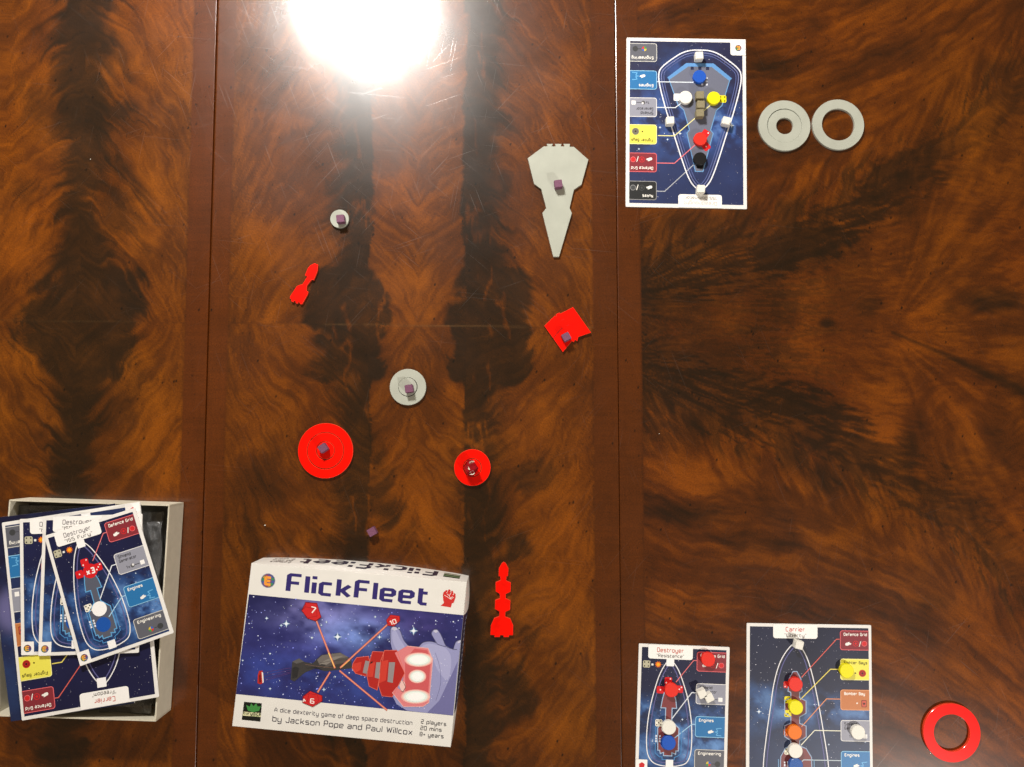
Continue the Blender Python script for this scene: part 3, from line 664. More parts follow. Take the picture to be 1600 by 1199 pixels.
def large_card(name, corners, z, title, sub, label, group, seed, printed=False, dim=1., logo='red'):
    W, H = 194, 277
    rt, mp = card(name, corners, z, W, H, label, group)
    sky_panel(mp, 5, 5, 189.5, 272, rt, seed, cloud=((.02, .40, .28, .05), (.28, .50, .28, .10), (.6, .47, .3, .06), (.9, .50, .3, .05)), base=(34, 38, 60) if dim > 1 else (24, 26, 62), tint=(58, 96, 150), dim=1)
    p = Print(mp); stars(p, 5, 5, 189, 272, 430, seed, 2, 6, .66); star4(p, 19.5, 139, 5.5, 3); star4(p, 106, 126, 4, 3); p.end('star_print', rt)
    o = [(77, 31), (69, 34.5), (57.5, 50), (49, 69), (42, 97), (37, 132), (31, 177), (26.5, 222), (30, 248), (44, 262), (76, 267), (108, 262), (122, 248), (126, 222), (118, 165), (110, 118), (102.5, 83), (94.6, 55.6), (85, 37.5)]
    outline(p, o); p.end('shield_outline', rt)
    hull = [(72, 75), (78, 75), (84, 86), (86, 106), (82, 108), (82, 116), (92, 121), (92, 140), (82, 146), (82, 156), (92, 160), (92, 177), (82, 183), (82, 191), (92, 195), (100, 208), (101, 242), (92, 242), (92, 246), (62, 246), (62, 242), (52, 242), (53, 208), (60, 195), (68.5, 191), (68.5, 183), (59, 177), (59, 160), (68.5, 156), (68.5, 146), (59, 140), (59, 121), (68.5, 116), (68.5, 108), (64, 106), (66, 86)]
    p.poly(hull, (122, 60, 62), 5); p.line(hull + [hull[0]], 1.4, (150, 175, 205), 6)
    p.line([(49.5, 212), (49.5, 249), (104, 249), (104, 212)], 1.2, (120, 165, 205), 6); p.end('ship_picture', rt)
    die_icon(p, 62.5, 96, 10.5, (206, 34, 30), 2, (250, 240, 235)); die_icon(p, 64, 119.5, 10.8, (236, 222, 30), 2, (30, 30, 20)); die_icon(p, 64, 141, 10.8, (236, 222, 30), 3, (30, 30, 20))
    die_icon(p, 63, 170, 10.8, (232, 112, 28), 2, (30, 20, 20)); die_icon(p, 64, 199.5, 10.8, (240, 236, 214), 5, (30, 30, 30))
    for xx in (59, 64):
        for yy_ in (217, 221, 225): p.rr(xx - 1.2, yy_ - 1.4, xx + 1.2, yy_ + 1.4, .3, (235, 240, 250), 7)
    if printed:
        for x, y, c in ((78, 96, (214, 26, 34)), (79, 130, (240, 225, 20)), (76, 172, (235, 120, 20)), (77, 200, (250, 250, 250)), (77, 222, (24, 84, 172))): p.disc(x, y, 11, c, 6)
        p.rr(71, 27, 84, 40, .4, (250, 250, 250), 7); p.rr(70, 259, 83, 272, .4, (250, 250, 250), 7)
    p.end('system_symbols', rt)
    for pl, c in (([(144.5, 23), (139.5, 23), (85, 84)], (214, 100, 92)), ([(144, 70.5), (130, 70.5), (83, 119)], (236, 220, 110)), ([(145, 117), (123.5, 117), (85, 161)], (226, 150, 110)), ([(146, 166.5), (105, 166.5), (84, 190)], (235, 235, 215)), ([(146, 212.5), (88, 212.5), (83, 217)], (190, 205, 215))):
        p.line(pl, 1.4, c, 6)
    p.end('connector_lines', rt)
    for k, y0, y1 in (('defence', 9, 40), ('fighter', 53.5, 87), ('bomber', 102, 134), ('shield', 149.5, 182.5), ('engines', 197.5, 229), ('engineering', 240, 270)): info_box(mp, rt, k, 145, y0, 189.5, y1)
    p.rr(41, .6, 110, 23, 4, (250, 249, 246), 9, '0011')
    p.text(title, (61, 11.6), (90, 11.6), 6.2, 1.0, (200, 66, 50), 10); p.text(sub, (59, 20.4), (92, 20.4), 5, .95, (70, 62, 58), 10)
    p.end('name_plate', rt)
    p.rr(.6, 254, 21, 276.4, .5, (250, 249, 246), 9); p.poly([(6, 262), (11, 259), (16, 262), (15, 268), (10.5, 271), (6.5, 267.5)], (206, 40, 44), 10); p.end('corner_badge', rt)
    return rt, mp

# ------------------------------------------------------------------ wooden counters, cubes, acrylic ships and rings
CUBE = None
def cut_edges(o, mk):
    """the laser-cut rim of red acrylic gathers light and looks paler than its faces"""
    if mk != 'red': return o
    o.data.materials.append(M['rededge'])
    for f in o.data.polygons: f.material_index = 0 if abs(f.normal.z) > .9 else 1
    return o
def cube_mesh(s=12.3):
    bm = bmesh.new(); bmesh.ops.create_cube(bm, size=s * U); bmesh.ops.translate(bm, vec=(0, 0, s * U / 2), verts=bm.verts)
    bevelled(bm, .7 * U, 2); return to_mesh(bm, 'cube', True)
CM = cube_mesh()
def cube(u, v, z, mk, label, rot=0, group=None, name='wooden_cube'):
    """u, v: middle of the cube's top face in the photograph"""
    q = P(u, v, z + 12.3); me = CM.copy(); 
    o = obj(name, me, M[mk], None, (q.x, q.y, z * U + 2e-5)); o.rotation_euler.z = math.radians(rot)
    return tag(o, label, 'cube', group)
DM = lathe([(0, 0), (10.0 * U, 0), (10.5 * U, .5 * U), (10.5 * U, 6.0 * U), (9.9 * U, 6.6 * U), (0, 6.6 * U)], 48, name='counter')
def counter(u, v, z, mk, label, group='round wooden counters on the ship cards'):
    q = P(u, v, z + 6.6); o = obj('counter', DM.copy(), M[mk], None, (q.x, q.y, z * U)); return tag(o, label, 'counter', group)

TH = 4.7
def ship(name, pts, mk, label, cat='game piece', z=0):
    w_ = [P(u, v, z + TH) for u, v in pts]; cx = sum(q.x for q in w_) / len(w_); cy = sum(q.y for q in w_) / len(w_)
    loc = [(q.x - cx, q.y - cy) for q in w_]
    a = sum(loc[i][0] * loc[(i + 1) % len(loc)][1] - loc[(i + 1) % len(loc)][0] * loc[i][1] for i in range(len(loc)))
    if a < 0: loc = loc[::-1]
    o = obj(name, prism(loc, 0, TH * U, .28, name), M[mk], None, (cx, cy, z * U + 2e-5)); cut_edges(o, mk); return tag(o, label, cat)
def cr(pts, s, ox, oy): return [(ox + x / s, oy + y / s) for x, y in pts]
ship('arrowhead_ship_token', cr([(180,50),(213,50),(207,63),(228,63),(224,50),(258,50),(254,63),(273,63),(268,50),(303,50),(300,65),(322,65),(398,132),(362,262),(323,288),(300,385),(312,410),(245,638),(215,638),(158,410),(178,385),(152,285),(115,258),(82,125),(165,63),(186,63)], 3.3333, 800, 210),
     'grey', 'large pale grey arrowhead-shaped acrylic ship pointing down the table')
ship('rocket_ship_token', cr([(218,358),(236,366),(233,400),(212,452),(200,448),(175,480),(172,508),(182,515),(178,530),(148,583),(138,585),(134,575),(126,573),(122,582),(112,578),(112,568),(104,565),(100,573),(88,568),(87,556),(80,552),(82,540),(118,485),(128,480),(140,476),(150,475),(176,432),(163,425),(180,385),(195,368)], 3.528, 430, 310),
     'red', 'small slanted red acrylic rocket-shaped ship with narrow neck')
b_ = ship('square_ship_token', cr([(318,900),(412,1033),(345,1056),(340,1078),(330,1070),(322,1082),(312,1078),(265,1135),(168,998),(222,945),(232,947),(228,938),(248,928),(250,935)], 3.3333, 800, 210),
     'red', 'squarish red acrylic ship with notched sides under a purple cube')
ship('segmented_ship_token', cr([(375,145),(400,160),(435,225),(430,325),(410,325),(408,378),(465,405),(462,518),(400,548),(402,600),(460,628),(455,745),(398,770),(395,830),(460,855),(495,940),(492,1062),(440,1064),(440,1085),(372,1085),(375,1062),(330,1062),(328,1085),(258,1085),(262,1062),(208,1058),(215,940),(255,850),(320,825),(322,765),(265,735),(268,625),(328,600),(325,545),(275,515),(275,400),(335,375),(330,325),(312,325),(315,225),(350,165)], 7.99, 740, 860),
     'red', 'long upright red acrylic ship of several necked segments beside the closed box')
# etched line on the square ship
PINV[b_.name] = Matrix.Translation(b_.location).inverted()
pe = Print(lambda x, y, l: Vector((*P(800 + x / 3.3333, 210 + y / 3.3333, TH).xy, TH * U + 2e-5 + l)))
pe.line([(215, 1064), (232, 1040), (248, 1022), (262, 1010)], 2.4, (120, 8, 4)); pe.line([(285, 998), (298, 992)], 2, (150, 8, 4)); pe.line([(258, 968), (272, 964)], 1.6, (190, 20, 8)); pe.end('etched_line', b_)

def ring(u, v, ri, ro, mk, label, group, z=0, du=0, dv=0, name='ring_token'):
    q = P(u, v, z + TH); e = .35
    if ri > 0: prof = [((ri + e), TH), ((ro - e), TH), (ro, TH - e), (ro, e * .4), (ro - .2, 0), (ri, 0), (ri, TH - e)]; me = lathe([(a * U, b * U) for a, b in prof], 96, True, name)
    else: prof = [(0, 0), (ro - .2, 0), (ro, .2), (ro, TH - e), (ro - e, TH), (0, TH)]; me = lathe([(a * U, b * U) for a, b in prof], 72, False, name)
    o = obj(name, me, M[mk], None, (q.x, q.y, z * U + 2e-5)); cut_edges(o, mk); return tag(o, label, 'game piece', group)
GR = 'round grey acrylic pieces'; RR = 'round red acrylic pieces'
ring(530.5, 342, 0, 14.7, 'grey', 'small plain pale grey disc lying alone on the table under a purple cube', GR, name='disc_token')
ring(637.3, 605, 14.9, 28.3, 'grey', 'pale grey ring around a small disc in the middle of the table', GR)
ring(636.9, 604.6, 0, 14.2, 'grey', 'small pale grey disc nested in the ring in the middle of the table', GR, name='disc_token')
ring(1226, 196.3, 27.6, 41.2, 'grey', 'outer pale grey ring left of its twin, beside the upside-down card', GR)
ring(1226.2, 197, 13.4, 27.1, 'grey', 'inner pale grey ring with a small hole, nested beside the upside-down card', GR)
ring(1310, 194.8, 26.0, 41.2, 'grey', 'open pale grey ring with a wide empty hole, the one farther right', GR)
ring(508.5, 704.5, 28.6, 42.6, 'red', 'outermost ring of the large red target-like disc', RR)
ring(508.5, 704.3, 14.4, 27.7, 'red', 'middle ring inside the large red target-like disc', RR)
ring(508.7, 704.0, 0, 13.5, 'red', 'small red disc at the centre of the large red target-like disc', RR, name='disc_token')
ring(738, 730.8, 14.3, 28.2, 'red', 'bright red ring around the ten-sided die', RR)
ring(738, 730.8, 0, 13.5, 'red', 'small red disc under the ten-sided die', RR, name='disc_token')
ring(1487.5, 1145.5, 27.2, 43.2, 'red', 'open red ring casting a dark shadow at the lower right', RR)

# purple cubes
PG = 'small purple cubes'
cube(531.5, 341.5, TH, 'purple', 'purple cube on the small grey disc near the bright reflection', 6, PG)
cube(638.8, 607.5, TH, 'purple', 'purple cube on the grey disc and ring in mid-table', 8, PG)
cube(872.5, 287, TH, 'purple', 'purple cube on the big grey arrowhead ship', 8, PG)
cube(885, 526.5, TH, 'purple', 'purple cube tilted askew on the squarish red ship', 28, PG)
cube(504, 700.5, TH, 'purple', 'purple cube at the centre of the large red disc', 34, PG)
cube(580.8, 831.5, 0, 'purple', 'purple cube lying on the bare table above the closed box', 30, PG)

# ten-sided die
def make_die():
    q = P(735, 731.5, TH + 14); rt = root('ten_sided_die', (q.x, q.y, TH * U + 3e-5), 'dark red translucent ten-sided die with white numbers inside a red ring', 'die')
    me = bpy.data.meshes.new('die_body'); R = 12.6; vs = [(0, 0, 15.0), (0, 0, -15.0)]
    for i in range(10): vs.append((R * math.cos(i * math.pi / 5), R * math.sin(i * math.pi / 5), 1.583 * (1 if i % 2 == 0 else -1)))
    fs = []
    for i in range(5):
        a = 2 + 2 * i; n1 = 2 + (2 * i + 1) % 10; n2 = 2 + (2 * i + 2) % 10; p1 = 2 + (2 * i - 1) % 10
        fs.append((0, a, n1, n2)); fs.append((1, n1, a, p1))
    me.from_pydata(vs, [], fs)
    bm = bmesh.new(); bm.from_mesh(me); bm.faces.ensure_lookup_table(); bmesh.ops.recalc_face_normals(bm, faces=bm.faces)
    # lay one kite face upward
    f = bm.faces[0]; nrm = f.normal.copy(); rot = nrm.rotation_difference(Vector((0, 0, 1))).to_matrix()
    bm.transform(rot.to_4x4())
    bm.faces.ensure_lookup_table(); f = bm.faces[0]; tip = min(f.verts, key=lambda v: abs(v.co.length - 15)).co
    ang = math.atan2(tip.y, tip.x); bm.transform(Matrix.Rotation(-ang, 4, 'Z'))
    zl = min(v.co.z for v in bm.verts); bm.transform(Matrix.Scale(1.02 * U, 4) @ Matrix.Translation((0, 0, -zl)))
    bm.faces.ensure_lookup_table(); fr = []
    for fc in bm.faces: fr.append((fc.calc_center_median().copy(), fc.normal.copy()))
    bevelled(bm, .5 * U, 2)
    obj('die_body', to_mesh(bm, 'die_body', True), M['die'], rt)
    ups = sorted([x for x in fr if x[1].z > .15], key=lambda x: -x[1].z)[:3]
    ups = [ups[0]] + sorted(ups[1:], key=lambda x: -x[0].y)
    for (c, n), t in zip(ups, ('4', '6', '9')):
        pr = Print(None); ex = Vector((0, -1, 0)); ex = (ex - n * ex.dot(n)).normalized(); ey = n.cross(ex)
        wl = rt.location
        pr.m = lambda x, y, l, c=c, n=n, ex=ex, ey=ey: wl + c + (ex * x + ey * y) * U + n * (l + 8e-5)
        pr.text(t, (-2.6, -3.2), (2.6, -3.2), 7.4, 1.05, (250, 245, 225), 1, down=(0, -1)); 
        if t != '4': pr.line([(-2.2, -4.9), (2.2, -4.9)], .8, (250, 245, 225), 1)
        pr.end('number', rt)
make_die()

# ------------------------------------------------------------------ cards in play
CG = 'printed ship cards'
rt, mp = small_card('ship_card', [(998.3, 1005.8), (1140.2, 1011.6), (1135.6, 1212), (992.3, 1206.5)], 1.5, 'Destroyer', '"Resistance"', 'narrow starry card titled Destroyer "Resistance" with a red disc on its top right panel', 'red', CG, 3, logo='red', printed=False, dim=1.2)
rt, mp = large_card('ship_card', [(1166.8, 973.8), (1361.3, 977.1), (1364.5, 1255), (1165.3, 1251)], 1.5, 'Carrier', '"Liberty"', 'wide starry card titled Carrier "Liberty" holding red, yellow and orange counters', CG, 5, dim=1.2)

# the upside-down dreadnought card (drawn in the photograph's frame, its writing upside down)
def big_ship_card():
    W, H = 188, 267
    rt, mp = card('ship_card', [(979, 58.8), (1165.3, 61.8), (1167.2, 327), (977.5, 323.3)], 1.5, W, H, 'upside-down starry card with a broad grey arrowhead ship, beside two grey rings', CG)
    sky_panel(mp, 5.5, 5.5, 182.5, 261, rt, 13, cloud=((.95, .55, .14, .07), (.85, .47, .2, .12), (.55, .52, .4, .14), (.15, .50, .25, .14), (.5, .3, .25, .2)), base=(34, 36, 66), tint=(44, 84, 150), dim=1)
    p = Print(mp); stars(p, 5.5, 5.5, 182, 261, 260, 14, 2, 2, .6); star4(p, 165, 137, 5.5, 3); star4(p, 84, 151, 4.2, 3); star4(p, 53, 142, 3, 3); p.end('star_print', rt)
    cx = 115.5
    half = [(0, 18.6), (-14, 19.2), (-28, 23.5), (-43, 33), (-59, 46), (-64.5, 57), (-63, 76), (-53.5, 113), (-41, 152), (-27, 196), (-17, 222), (-8, 234.5), (0, 238.5)]
    o = [(cx + a, b) for a, b in half] + [(cx - a, b) for a, b in half[-2:0:-1]]
    sm = smooth(o, 5); p.line(sm, 1.9, (240, 242, 248), 6)
    L_, R_ = strip(sm, 2); 
    def inset(d):
        a, b = strip(sm, 2 * d); ar = lambda q: abs(sum(q[i][0] * q[(i + 1) % len(q)][1] - q[(i + 1) % len(q)][0] * q[i][1] for i in range(len(q))))
        return a if ar(a) < ar(b) else b
    for d, w_, c in ((4.4, 1.3, (120, 128, 176)), (8.2, 1.2, (84, 96, 150))): p.line(inset(d), w_, c, 5)
    p.end('shield_outline', rt)
    hull = [(96, 45), (101, 45), (101, 50), (106, 50), (106, 45), (113, 45), (113, 50), (118, 50), (118, 45), (125, 45), (125, 50), (130, 50), (130, 45), (135, 45), (162, 66), (150, 106), (141, 114), (132, 145), (136, 150), (120, 210), (108, 210), (95, 150), (99, 145), (90, 114), (81, 106), (67, 66)]
    out = [(94, 39.5), (137, 39.5), (166, 63), (162, 66), (135, 45), (96, 45), (67, 66), (64, 63)]
    p.poly(hull, (108, 112, 130), 5); p.poly(out, (96, 150, 208), 6); p.line(hull[13:] + [hull[0]], 1.3, (110, 160, 210), 6); p.end('ship_picture', rt)
    # printed dice next to the counters
    for yy_ in (60, 65, 70):
        for xx in (119, 126): p.rr(xx - 1.5, yy_ + 3 - 1.4, xx + 1.5, yy_ + 3 + 1.6, .3, (230, 236, 250), 7)
    die_icon(p, 80, 94, 11.5, (246, 246, 244), 2, (190, 190, 190)); die_icon(p, 151, 95.5, 11.5, (240, 228, 20), 4, (60, 50, 10))
    die_icon(p, 124, 150.5, 11.5, (214, 30, 34), 2, (250, 245, 240), .6); die_icon(p, 125, 171, 11.5, (214, 30, 34), 1, (250, 245, 240), .9); die_icon(p, 115, 200, 11, (20, 20, 22), 1, (250, 245, 240))
    p.end('system_symbols', rt)
    for pl, c in (([(48, 70), (104.5, 70), (110, 64)], (225, 235, 245)), ([(48, 110.6), (76.7, 110.6), (87.6, 102)], (225, 232, 240)), ([(49.6, 155), (75.5, 155), (137, 101)], (236, 230, 160)), ([(48, 198), (75.5, 198), (110.6, 166)], (230, 120, 130)), ([(48, 242), (60.5, 242), (106, 199)], (170, 174, 184))):
        p.line(pl, 1.4, c, 6)
    p.end('connector_lines', rt)
    NEUT[0] = True
    for k, y0, y1 in (('engineering', 9, 38.5), ('engines', 52.5, 82.5), ('shield', 95.5, 126), ('fighter', 138, 169), ('defence', 182.5, 212.5), ('nukes', 226.5, 256)): info_box(mp, rt, k, 5.5, y0, 48, y1, right=False, flip=True)
    NEUT[0] = False
    p.rr(81.5, 246, 149, 266.4, 4, (250, 249, 246), 9, '1100')
    p.text('Dreadnought', (141, 257.5), (90, 257.5), 5, .8, (196, 190, 184), 10, down=(0, -1)); p.text('"ISS Dominator"', (141, 249.6), (90, 249.6), 4.2, .9, (130, 124, 118), 10, down=(0, -1)); p.end('name_plate', rt)
    p.rr(163.5, .6, 187.4, 26, 4, (250, 249, 246), 9, '0001'); logo_disc(p, 176, 14.3, 5, 10, -1); p.end('corner_badge', rt)
big_ship_card()
ZC = 1.5 + 0.75
WG = 'white cubes on the ship cards'; TG = 'taupe cubes down the arrowhead ship card'
cube(1093, 86.5, ZC, 'white', 'white cube at the top of the upside-down card', 3, WG)
cube(1047.5, 188, ZC, 'white', 'white cube on the left of the shield line of the upside-down card', 2, WG)
cube(1135.5, 188.5, ZC, 'white', 'white cube on the right of the shield line of the upside-down card', -14, WG)
cube(1095.8, 295, ZC, 'white', 'white cube on the lowest point of the upside-down card, above its name plate', -4, WG)
cube(1094.3, 148.3, ZC, 'taupe', 'topmost of the three taupe cubes in a column on the upside-down card', 0, TG)
cube(1095.5, 163, ZC, 'taupe', 'middle one of the three taupe cubes in a column on the upside-down card', -2, TG)
cube(1094.2, 176.3, ZC, 'taupe', 'lowest of the three taupe cubes in a column on the upside-down card', 2, TG)
counter(1093.2, 119.5, ZC, 'tblue', 'blue counter on the upside-down card')
counter(1071.5, 152, ZC, 'white', 'white counter on the upside-down card')
counter(1115.6, 153, ZC, 'tyellow', 'yellow counter on the upside-down card')
counter(1094.5, 217, ZC, 'tred', 'red counter on the upside-down card')
counter(1094, 248, ZC, 'tblack', 'black counter near the tip of the upside-down card')
counter(1106.8, 1031, ZC, 'tred', 'red counter on the red panel of the "Resistance" card')
counter(1049.5, 1078.8, ZC, 'tred', 'red counter among printed red dice on the "Resistance" card')
counter(1045.5, 1137.3, ZC, 'white', 'white counter on the ship of the "Resistance" card')
counter(1045.0, 1161.5, ZC, 'tblue', 'blue counter on the ship of the "Resistance" card')
cube(1097.5, 1085, ZC, 'white', 'left one of two touching white cubes on the grey panel of the "Resistance" card', 22, WG)
cube(1108.5, 1091, ZC, 'white', 'right one of two touching white cubes on the grey panel of the "Resistance" card', 27, WG)
cube(1249.3, 1008.5, ZC, 'white', 'turned white cube just under the "Liberty" name plate', -14, WG)
counter(1243.5, 1070, ZC, 'tred', 'red counter on the "Liberty" card')
counter(1244.2, 1106.2, ZC, 'tyellow', 'yellow counter on the ship of the "Liberty" card')
counter(1242.3, 1144.8, ZC, 'torange', 'orange counter on the "Liberty" card')
counter(1243.4, 1174, ZC, 'white', 'white counter on the ship of the "Liberty" card')
counter(1244.0, 1196.5, ZC, 'tlblue', 'pale blue counter cut by the bottom edge on the "Liberty" card')
counter(1323.5, 1048.8, ZC, 'tyellow', 'yellow counter on the yellow panel of the "Liberty" card')
counter(1341.2, 1145, ZC, 'white', 'white counter on the grey panel of the "Liberty" card')

# ------------------------------------------------------------------ open tray
HT = 54
rim = [P(*c, HT) for c in ((14, 781), (265, 789), (243.5, 1128), (-12, 1119.5))]
cen = (rim[0] + rim[2]) / 2; cen.z = 0
tray = root('box_tray', cen, 'open cream cardboard box tray with a stack of cards lying in it', 'box')
def wall(i, j, z0, z1, t):
    """board wall from corner i to j, outer face on the outline, t thick"""
    a, b = rim[i] - cen, rim[j] - cen; a = Vector((a.x, a.y)); b = Vector((b.x, b.y)); d = (b - a).normalized(); n = Vector((d.y, -d.x))
    if n.dot(-(a + b) / 2) < 0: n = -n
    bm = bmesh.new()
    if i % 2: a = a + d * (t * 1.004); b = b - d * (t * 1.004)
    c4 = [a, b, b + n * t, a + n * t]
    lo = [bm.verts.new((q.x, q.y, z0)) for q in c4]; hi = [bm.verts.new((q.x, q.y, z1)) for q in c4]
    bm.faces.new(lo); bm.faces.new(hi)
    for k in range(4): bm.faces.new((lo[k], lo[(k + 1) % 4], hi[(k + 1) % 4], hi[k]))
    bmesh.ops.recalc_face_normals(bm, faces=bm.faces); bevelled(bm, .5 * U, 2)
    return obj('wall', to_mesh(bm, 'wall', True), M['board'], tray)
for i in range(4): wall(i, (i + 1) % 4, 2 * U, HT * U, 2.2 * U)
fl = [(q - cen) for q in rim]
obj('base', prism([(q.x * .985, q.y * .985) for q in fl[::-1]], .3 * U, 2.0 * U, 0, 'base'), M['board'], tray)
obj('insert', prism([(q.x * .96, q.y * .96) for q in fl[::-1]], 2.3 * U, 9 * U, .5, 'insert'), M['inner'], tray)

# clear bags under the cards
def bag(corners, z, label, seed):
    a, b, c, d = [P(*q, z) for q in corners]; n = 46; X = np.zeros((n, n)); Y = np.zeros((n, n)); Z = np.zeros((n, n))
    for i in range(n):
        for j in range(n):
            s, t = j / (n - 1), i / (n - 1); q = a * (1 - s) * (1 - t) + b * s * (1 - t) + c * s * t + d * (1 - s) * t; X[i, j], Y[i, j] = q.x, q.y
    f = np.abs(fbm(X * 60, Y * 38, 4, seed) - .5) * 2; g = np.abs(fbm(X * 22, Y * 50, 3, seed + 4) - .5) * 2
    Z = (z - 10 + 12 * (1 - f) * (.4 + g)) * U
    cx, cy = X.mean(), Y.mean()
    me_o = grid_obj('plastic_bag', X - cx, Y - cy, Z - 12 * U, np.ones((n, n, 3)), M['bag']); me_o.location = (cx, cy, 12 * U)
    for p_ in me_o.data.polygons: p_.use_smooth = True
    md = me_o.modifiers.new('film', 'SOLIDIFY'); md.thickness = .0002
    return tag(me_o, label, 'plastic bag', 'clear bags in the tray')
bag(((196, 800), (254, 800), (243, 950), (192, 950)), 34, 'crumpled clear plastic bag at the upper right inside the tray', 1)
bag(((180, 958), (243, 958), (236, 1118), (150, 1118)), 34, 'crumpled clear plastic bag at the lower right inside the tray', 5)
bag(((24, 790), (190, 792), (190, 835), (20, 835)), 38, 'crumpled clear plastic bag along the top edge inside the tray', 9)

# booklet with the starry cover
def booklet():
    z = 56.5; cs = [(-22, 811), (180, 787), (210, 1099), (17, 1127.5)]
    tl, tr, br, bl = [P(u, v, z) for u, v in cs]; c = (tl + tr + br + bl) / 4; c.z = (z - 1.6) * U
    rt = root('rule_booklet', c, 'dark starry booklet lying under the stack of cards in the tray', 'booklet')
    def mp(x, y, lift):
        a, b = x / 200, y / 320; q = tl * (1 - a) * (1 - b) + tr * a * (1 - b) + br * a * b + bl * (1 - a) * b
        return Vector((q.x, q.y, z * U + lift))
    w_ = [q - c for q in (tl, bl, br, tr)]; obj('pages', prism([(q.x, q.y) for q in w_], 0, 1.6 * U, 0, 'pages'), M['card'], rt)
    def ex(X, Y, col):
        k = np.exp(-(((X - 22) / 26) ** 2 + ((Y - 150) / 34) ** 2) ** 2)[..., None]; return col * (1 - k) + np.array(lin((104, 102, 150))) * k
    sky_panel(mp, 0, 0, 200, 320, rt, 33, cloud=((.6, .5, .4, .3),), base=(22, 22, 52), extra=ex, step=3, name='cover')
    p = Print(mp); stars(p, 0, 0, 200, 320, 260, 31, 2, 0, .6); p.end('star_print', rt)
booklet()
def k1(x, y): return (x / 3.157, 760 + y / 3.157)
large_card('ship_card', [k1(784, 1040), k1(107, 1157), k1(8, 180), k1(690, 76)], 59.5, 'Carrier', '"Freedom"', 'wide card titled Carrier "Freedom", upside down under the destroyer cards in the tray', CG, 7, printed=True)
small_card('ship_card', [k1(96, 162), k1(592, 150), k1(604, 822), k1(104, 835)], 61.8, 'Destroyer', '"ISS Storm"', 'third card down in the tray, only its left strip with a grey die showing', 'grey', CG, 9, tcol=(110, 104, 110))
small_card('ship_card', [k1(212, 152), k1(702, 136), k1(684, 822), k1(188, 838)], 64.1, 'Destroyer', '"ISS Hope"', 'destroyer card directly beneath the tilted top card, its title half covered', 'grey', CG, 10, tcol=(110, 104, 110))
small_card('ship_card', [k1(217, 245), k1(665, 106), k1(857, 724), k1(395, 889)], 66.8, 'Destroyer', '"ISS Fury"', 'tilted starry card titled Destroyer "ISS Fury" on top of the tray stack', 'grey', CG, 12, tcol=(110, 104, 110))

# ------------------------------------------------------------------ closed box lid
HL = 56
def c2(x, y): return (350 + x / 3.746, 860 + y / 3.746)
F4 = [(160, 76), (1421, 186), (1326, 1154), (47, 1030)]
fw = [P(*c2(*q), HL) for q in F4]
lc = (fw[0] + fw[2]) / 2; lc.z = 0
lid = root('game_box', lc, 'closed white game box with a starry spaceship battle picture on its lid', 'box')
# body: the walls bow outward towards the table, most on the far side
bm = bmesh.new(); NS = 24; rows = [(0, 0), (.25, .62), (.5, .86), (.75, .98), (1, 1)]
BUL = [7.5, 3.0, 1.5, 1.5]
cor = [Vector((q.x - lc.x, q.y - lc.y)) for q in fw]
loops = []
for h, b in rows[::-1]:                                # from the table up
    ring_ = []
    for k in range(4):
        a, c = cor[k], cor[(k + 1) % 4]; d = (c - a); n = Vector((-d.y, d.x)).normalized()
        if n.dot((a + c) / 2) < 0: n = -n
        for i in range(NS):
            t = i / NS
            sh = math.sin(math.pi * t) ** .8 if k == 0 else (math.sin(math.pi * t) if k != 1 else (math.sin(math.pi * min(1, t * 3.4)) * 1.0 if t < .294 else 0) + .8 * math.sin(math.pi * t))
            q = a + d * t + n * (BUL[k] * U * b * sh); ring_.append((q, (1 - h) * HL * U))
    loops.append(ring_)
loops = loops[::-1]
vs = [[bm.verts.new((q.x, q.y, z)) for q, z in lp] for lp in loops]      # loops[0] = top rim
for a, b in zip(vs, vs[1:]):
    for i in range(len(a)): bm.faces.new((a[i], a[(i + 1) % len(a)], b[(i + 1) % len(b)], b[i]))
bm.faces.new(vs[0])
bmesh.ops.recalc_face_normals(bm, faces=bm.faces)
bmesh.ops.bevel(bm, geom=[e for e in bm.edges if e.verts[0].co.z > HL * U - 1e-6 and e.verts[1].co.z > HL * U - 1e-6], offset=.55 * U, segments=2, affect='EDGES')
lm = mat('white_box_paper', (.80, .79, .745), .38, .5, noise=.03, scale=60)
obj('lid_body', to_mesh(bm, 'lid_body', False), lm, lid)
mc = lambda x, y, l: Vector((*P(*c2(x, y), HL).xy, HL * U + l + 1e-5))
def side_map(k):
    """a: 0..1 along edge k from its first corner, h: 0 top .. 1 table"""
    a, c = cor[k], cor[(k + 1) % 4]; d = (c - a); n = Vector((-d.y, d.x)).normalized()
    if n.dot((a + c) / 2) < 0: n = -n
    hs = [r[0] for r in rows]; bs = [r[1] for r in rows]
    def f(t, h, l):
        b = float(np.interp(h, hs, bs)); sh = math.sin(math.pi * min(max(t, 0), 1)) ** .8 if k == 0 else (math.sin(math.pi * min(1, t * 3.4)) if t < .294 else 0) + .8 * math.sin(math.pi * t)
        q = a + d * t + n * (BUL[k] * U * b * sh + l * 2 + 1.2e-4); return Vector((q.x + lc.x, q.y + lc.y, (1 - h) * HL * U))
    return f
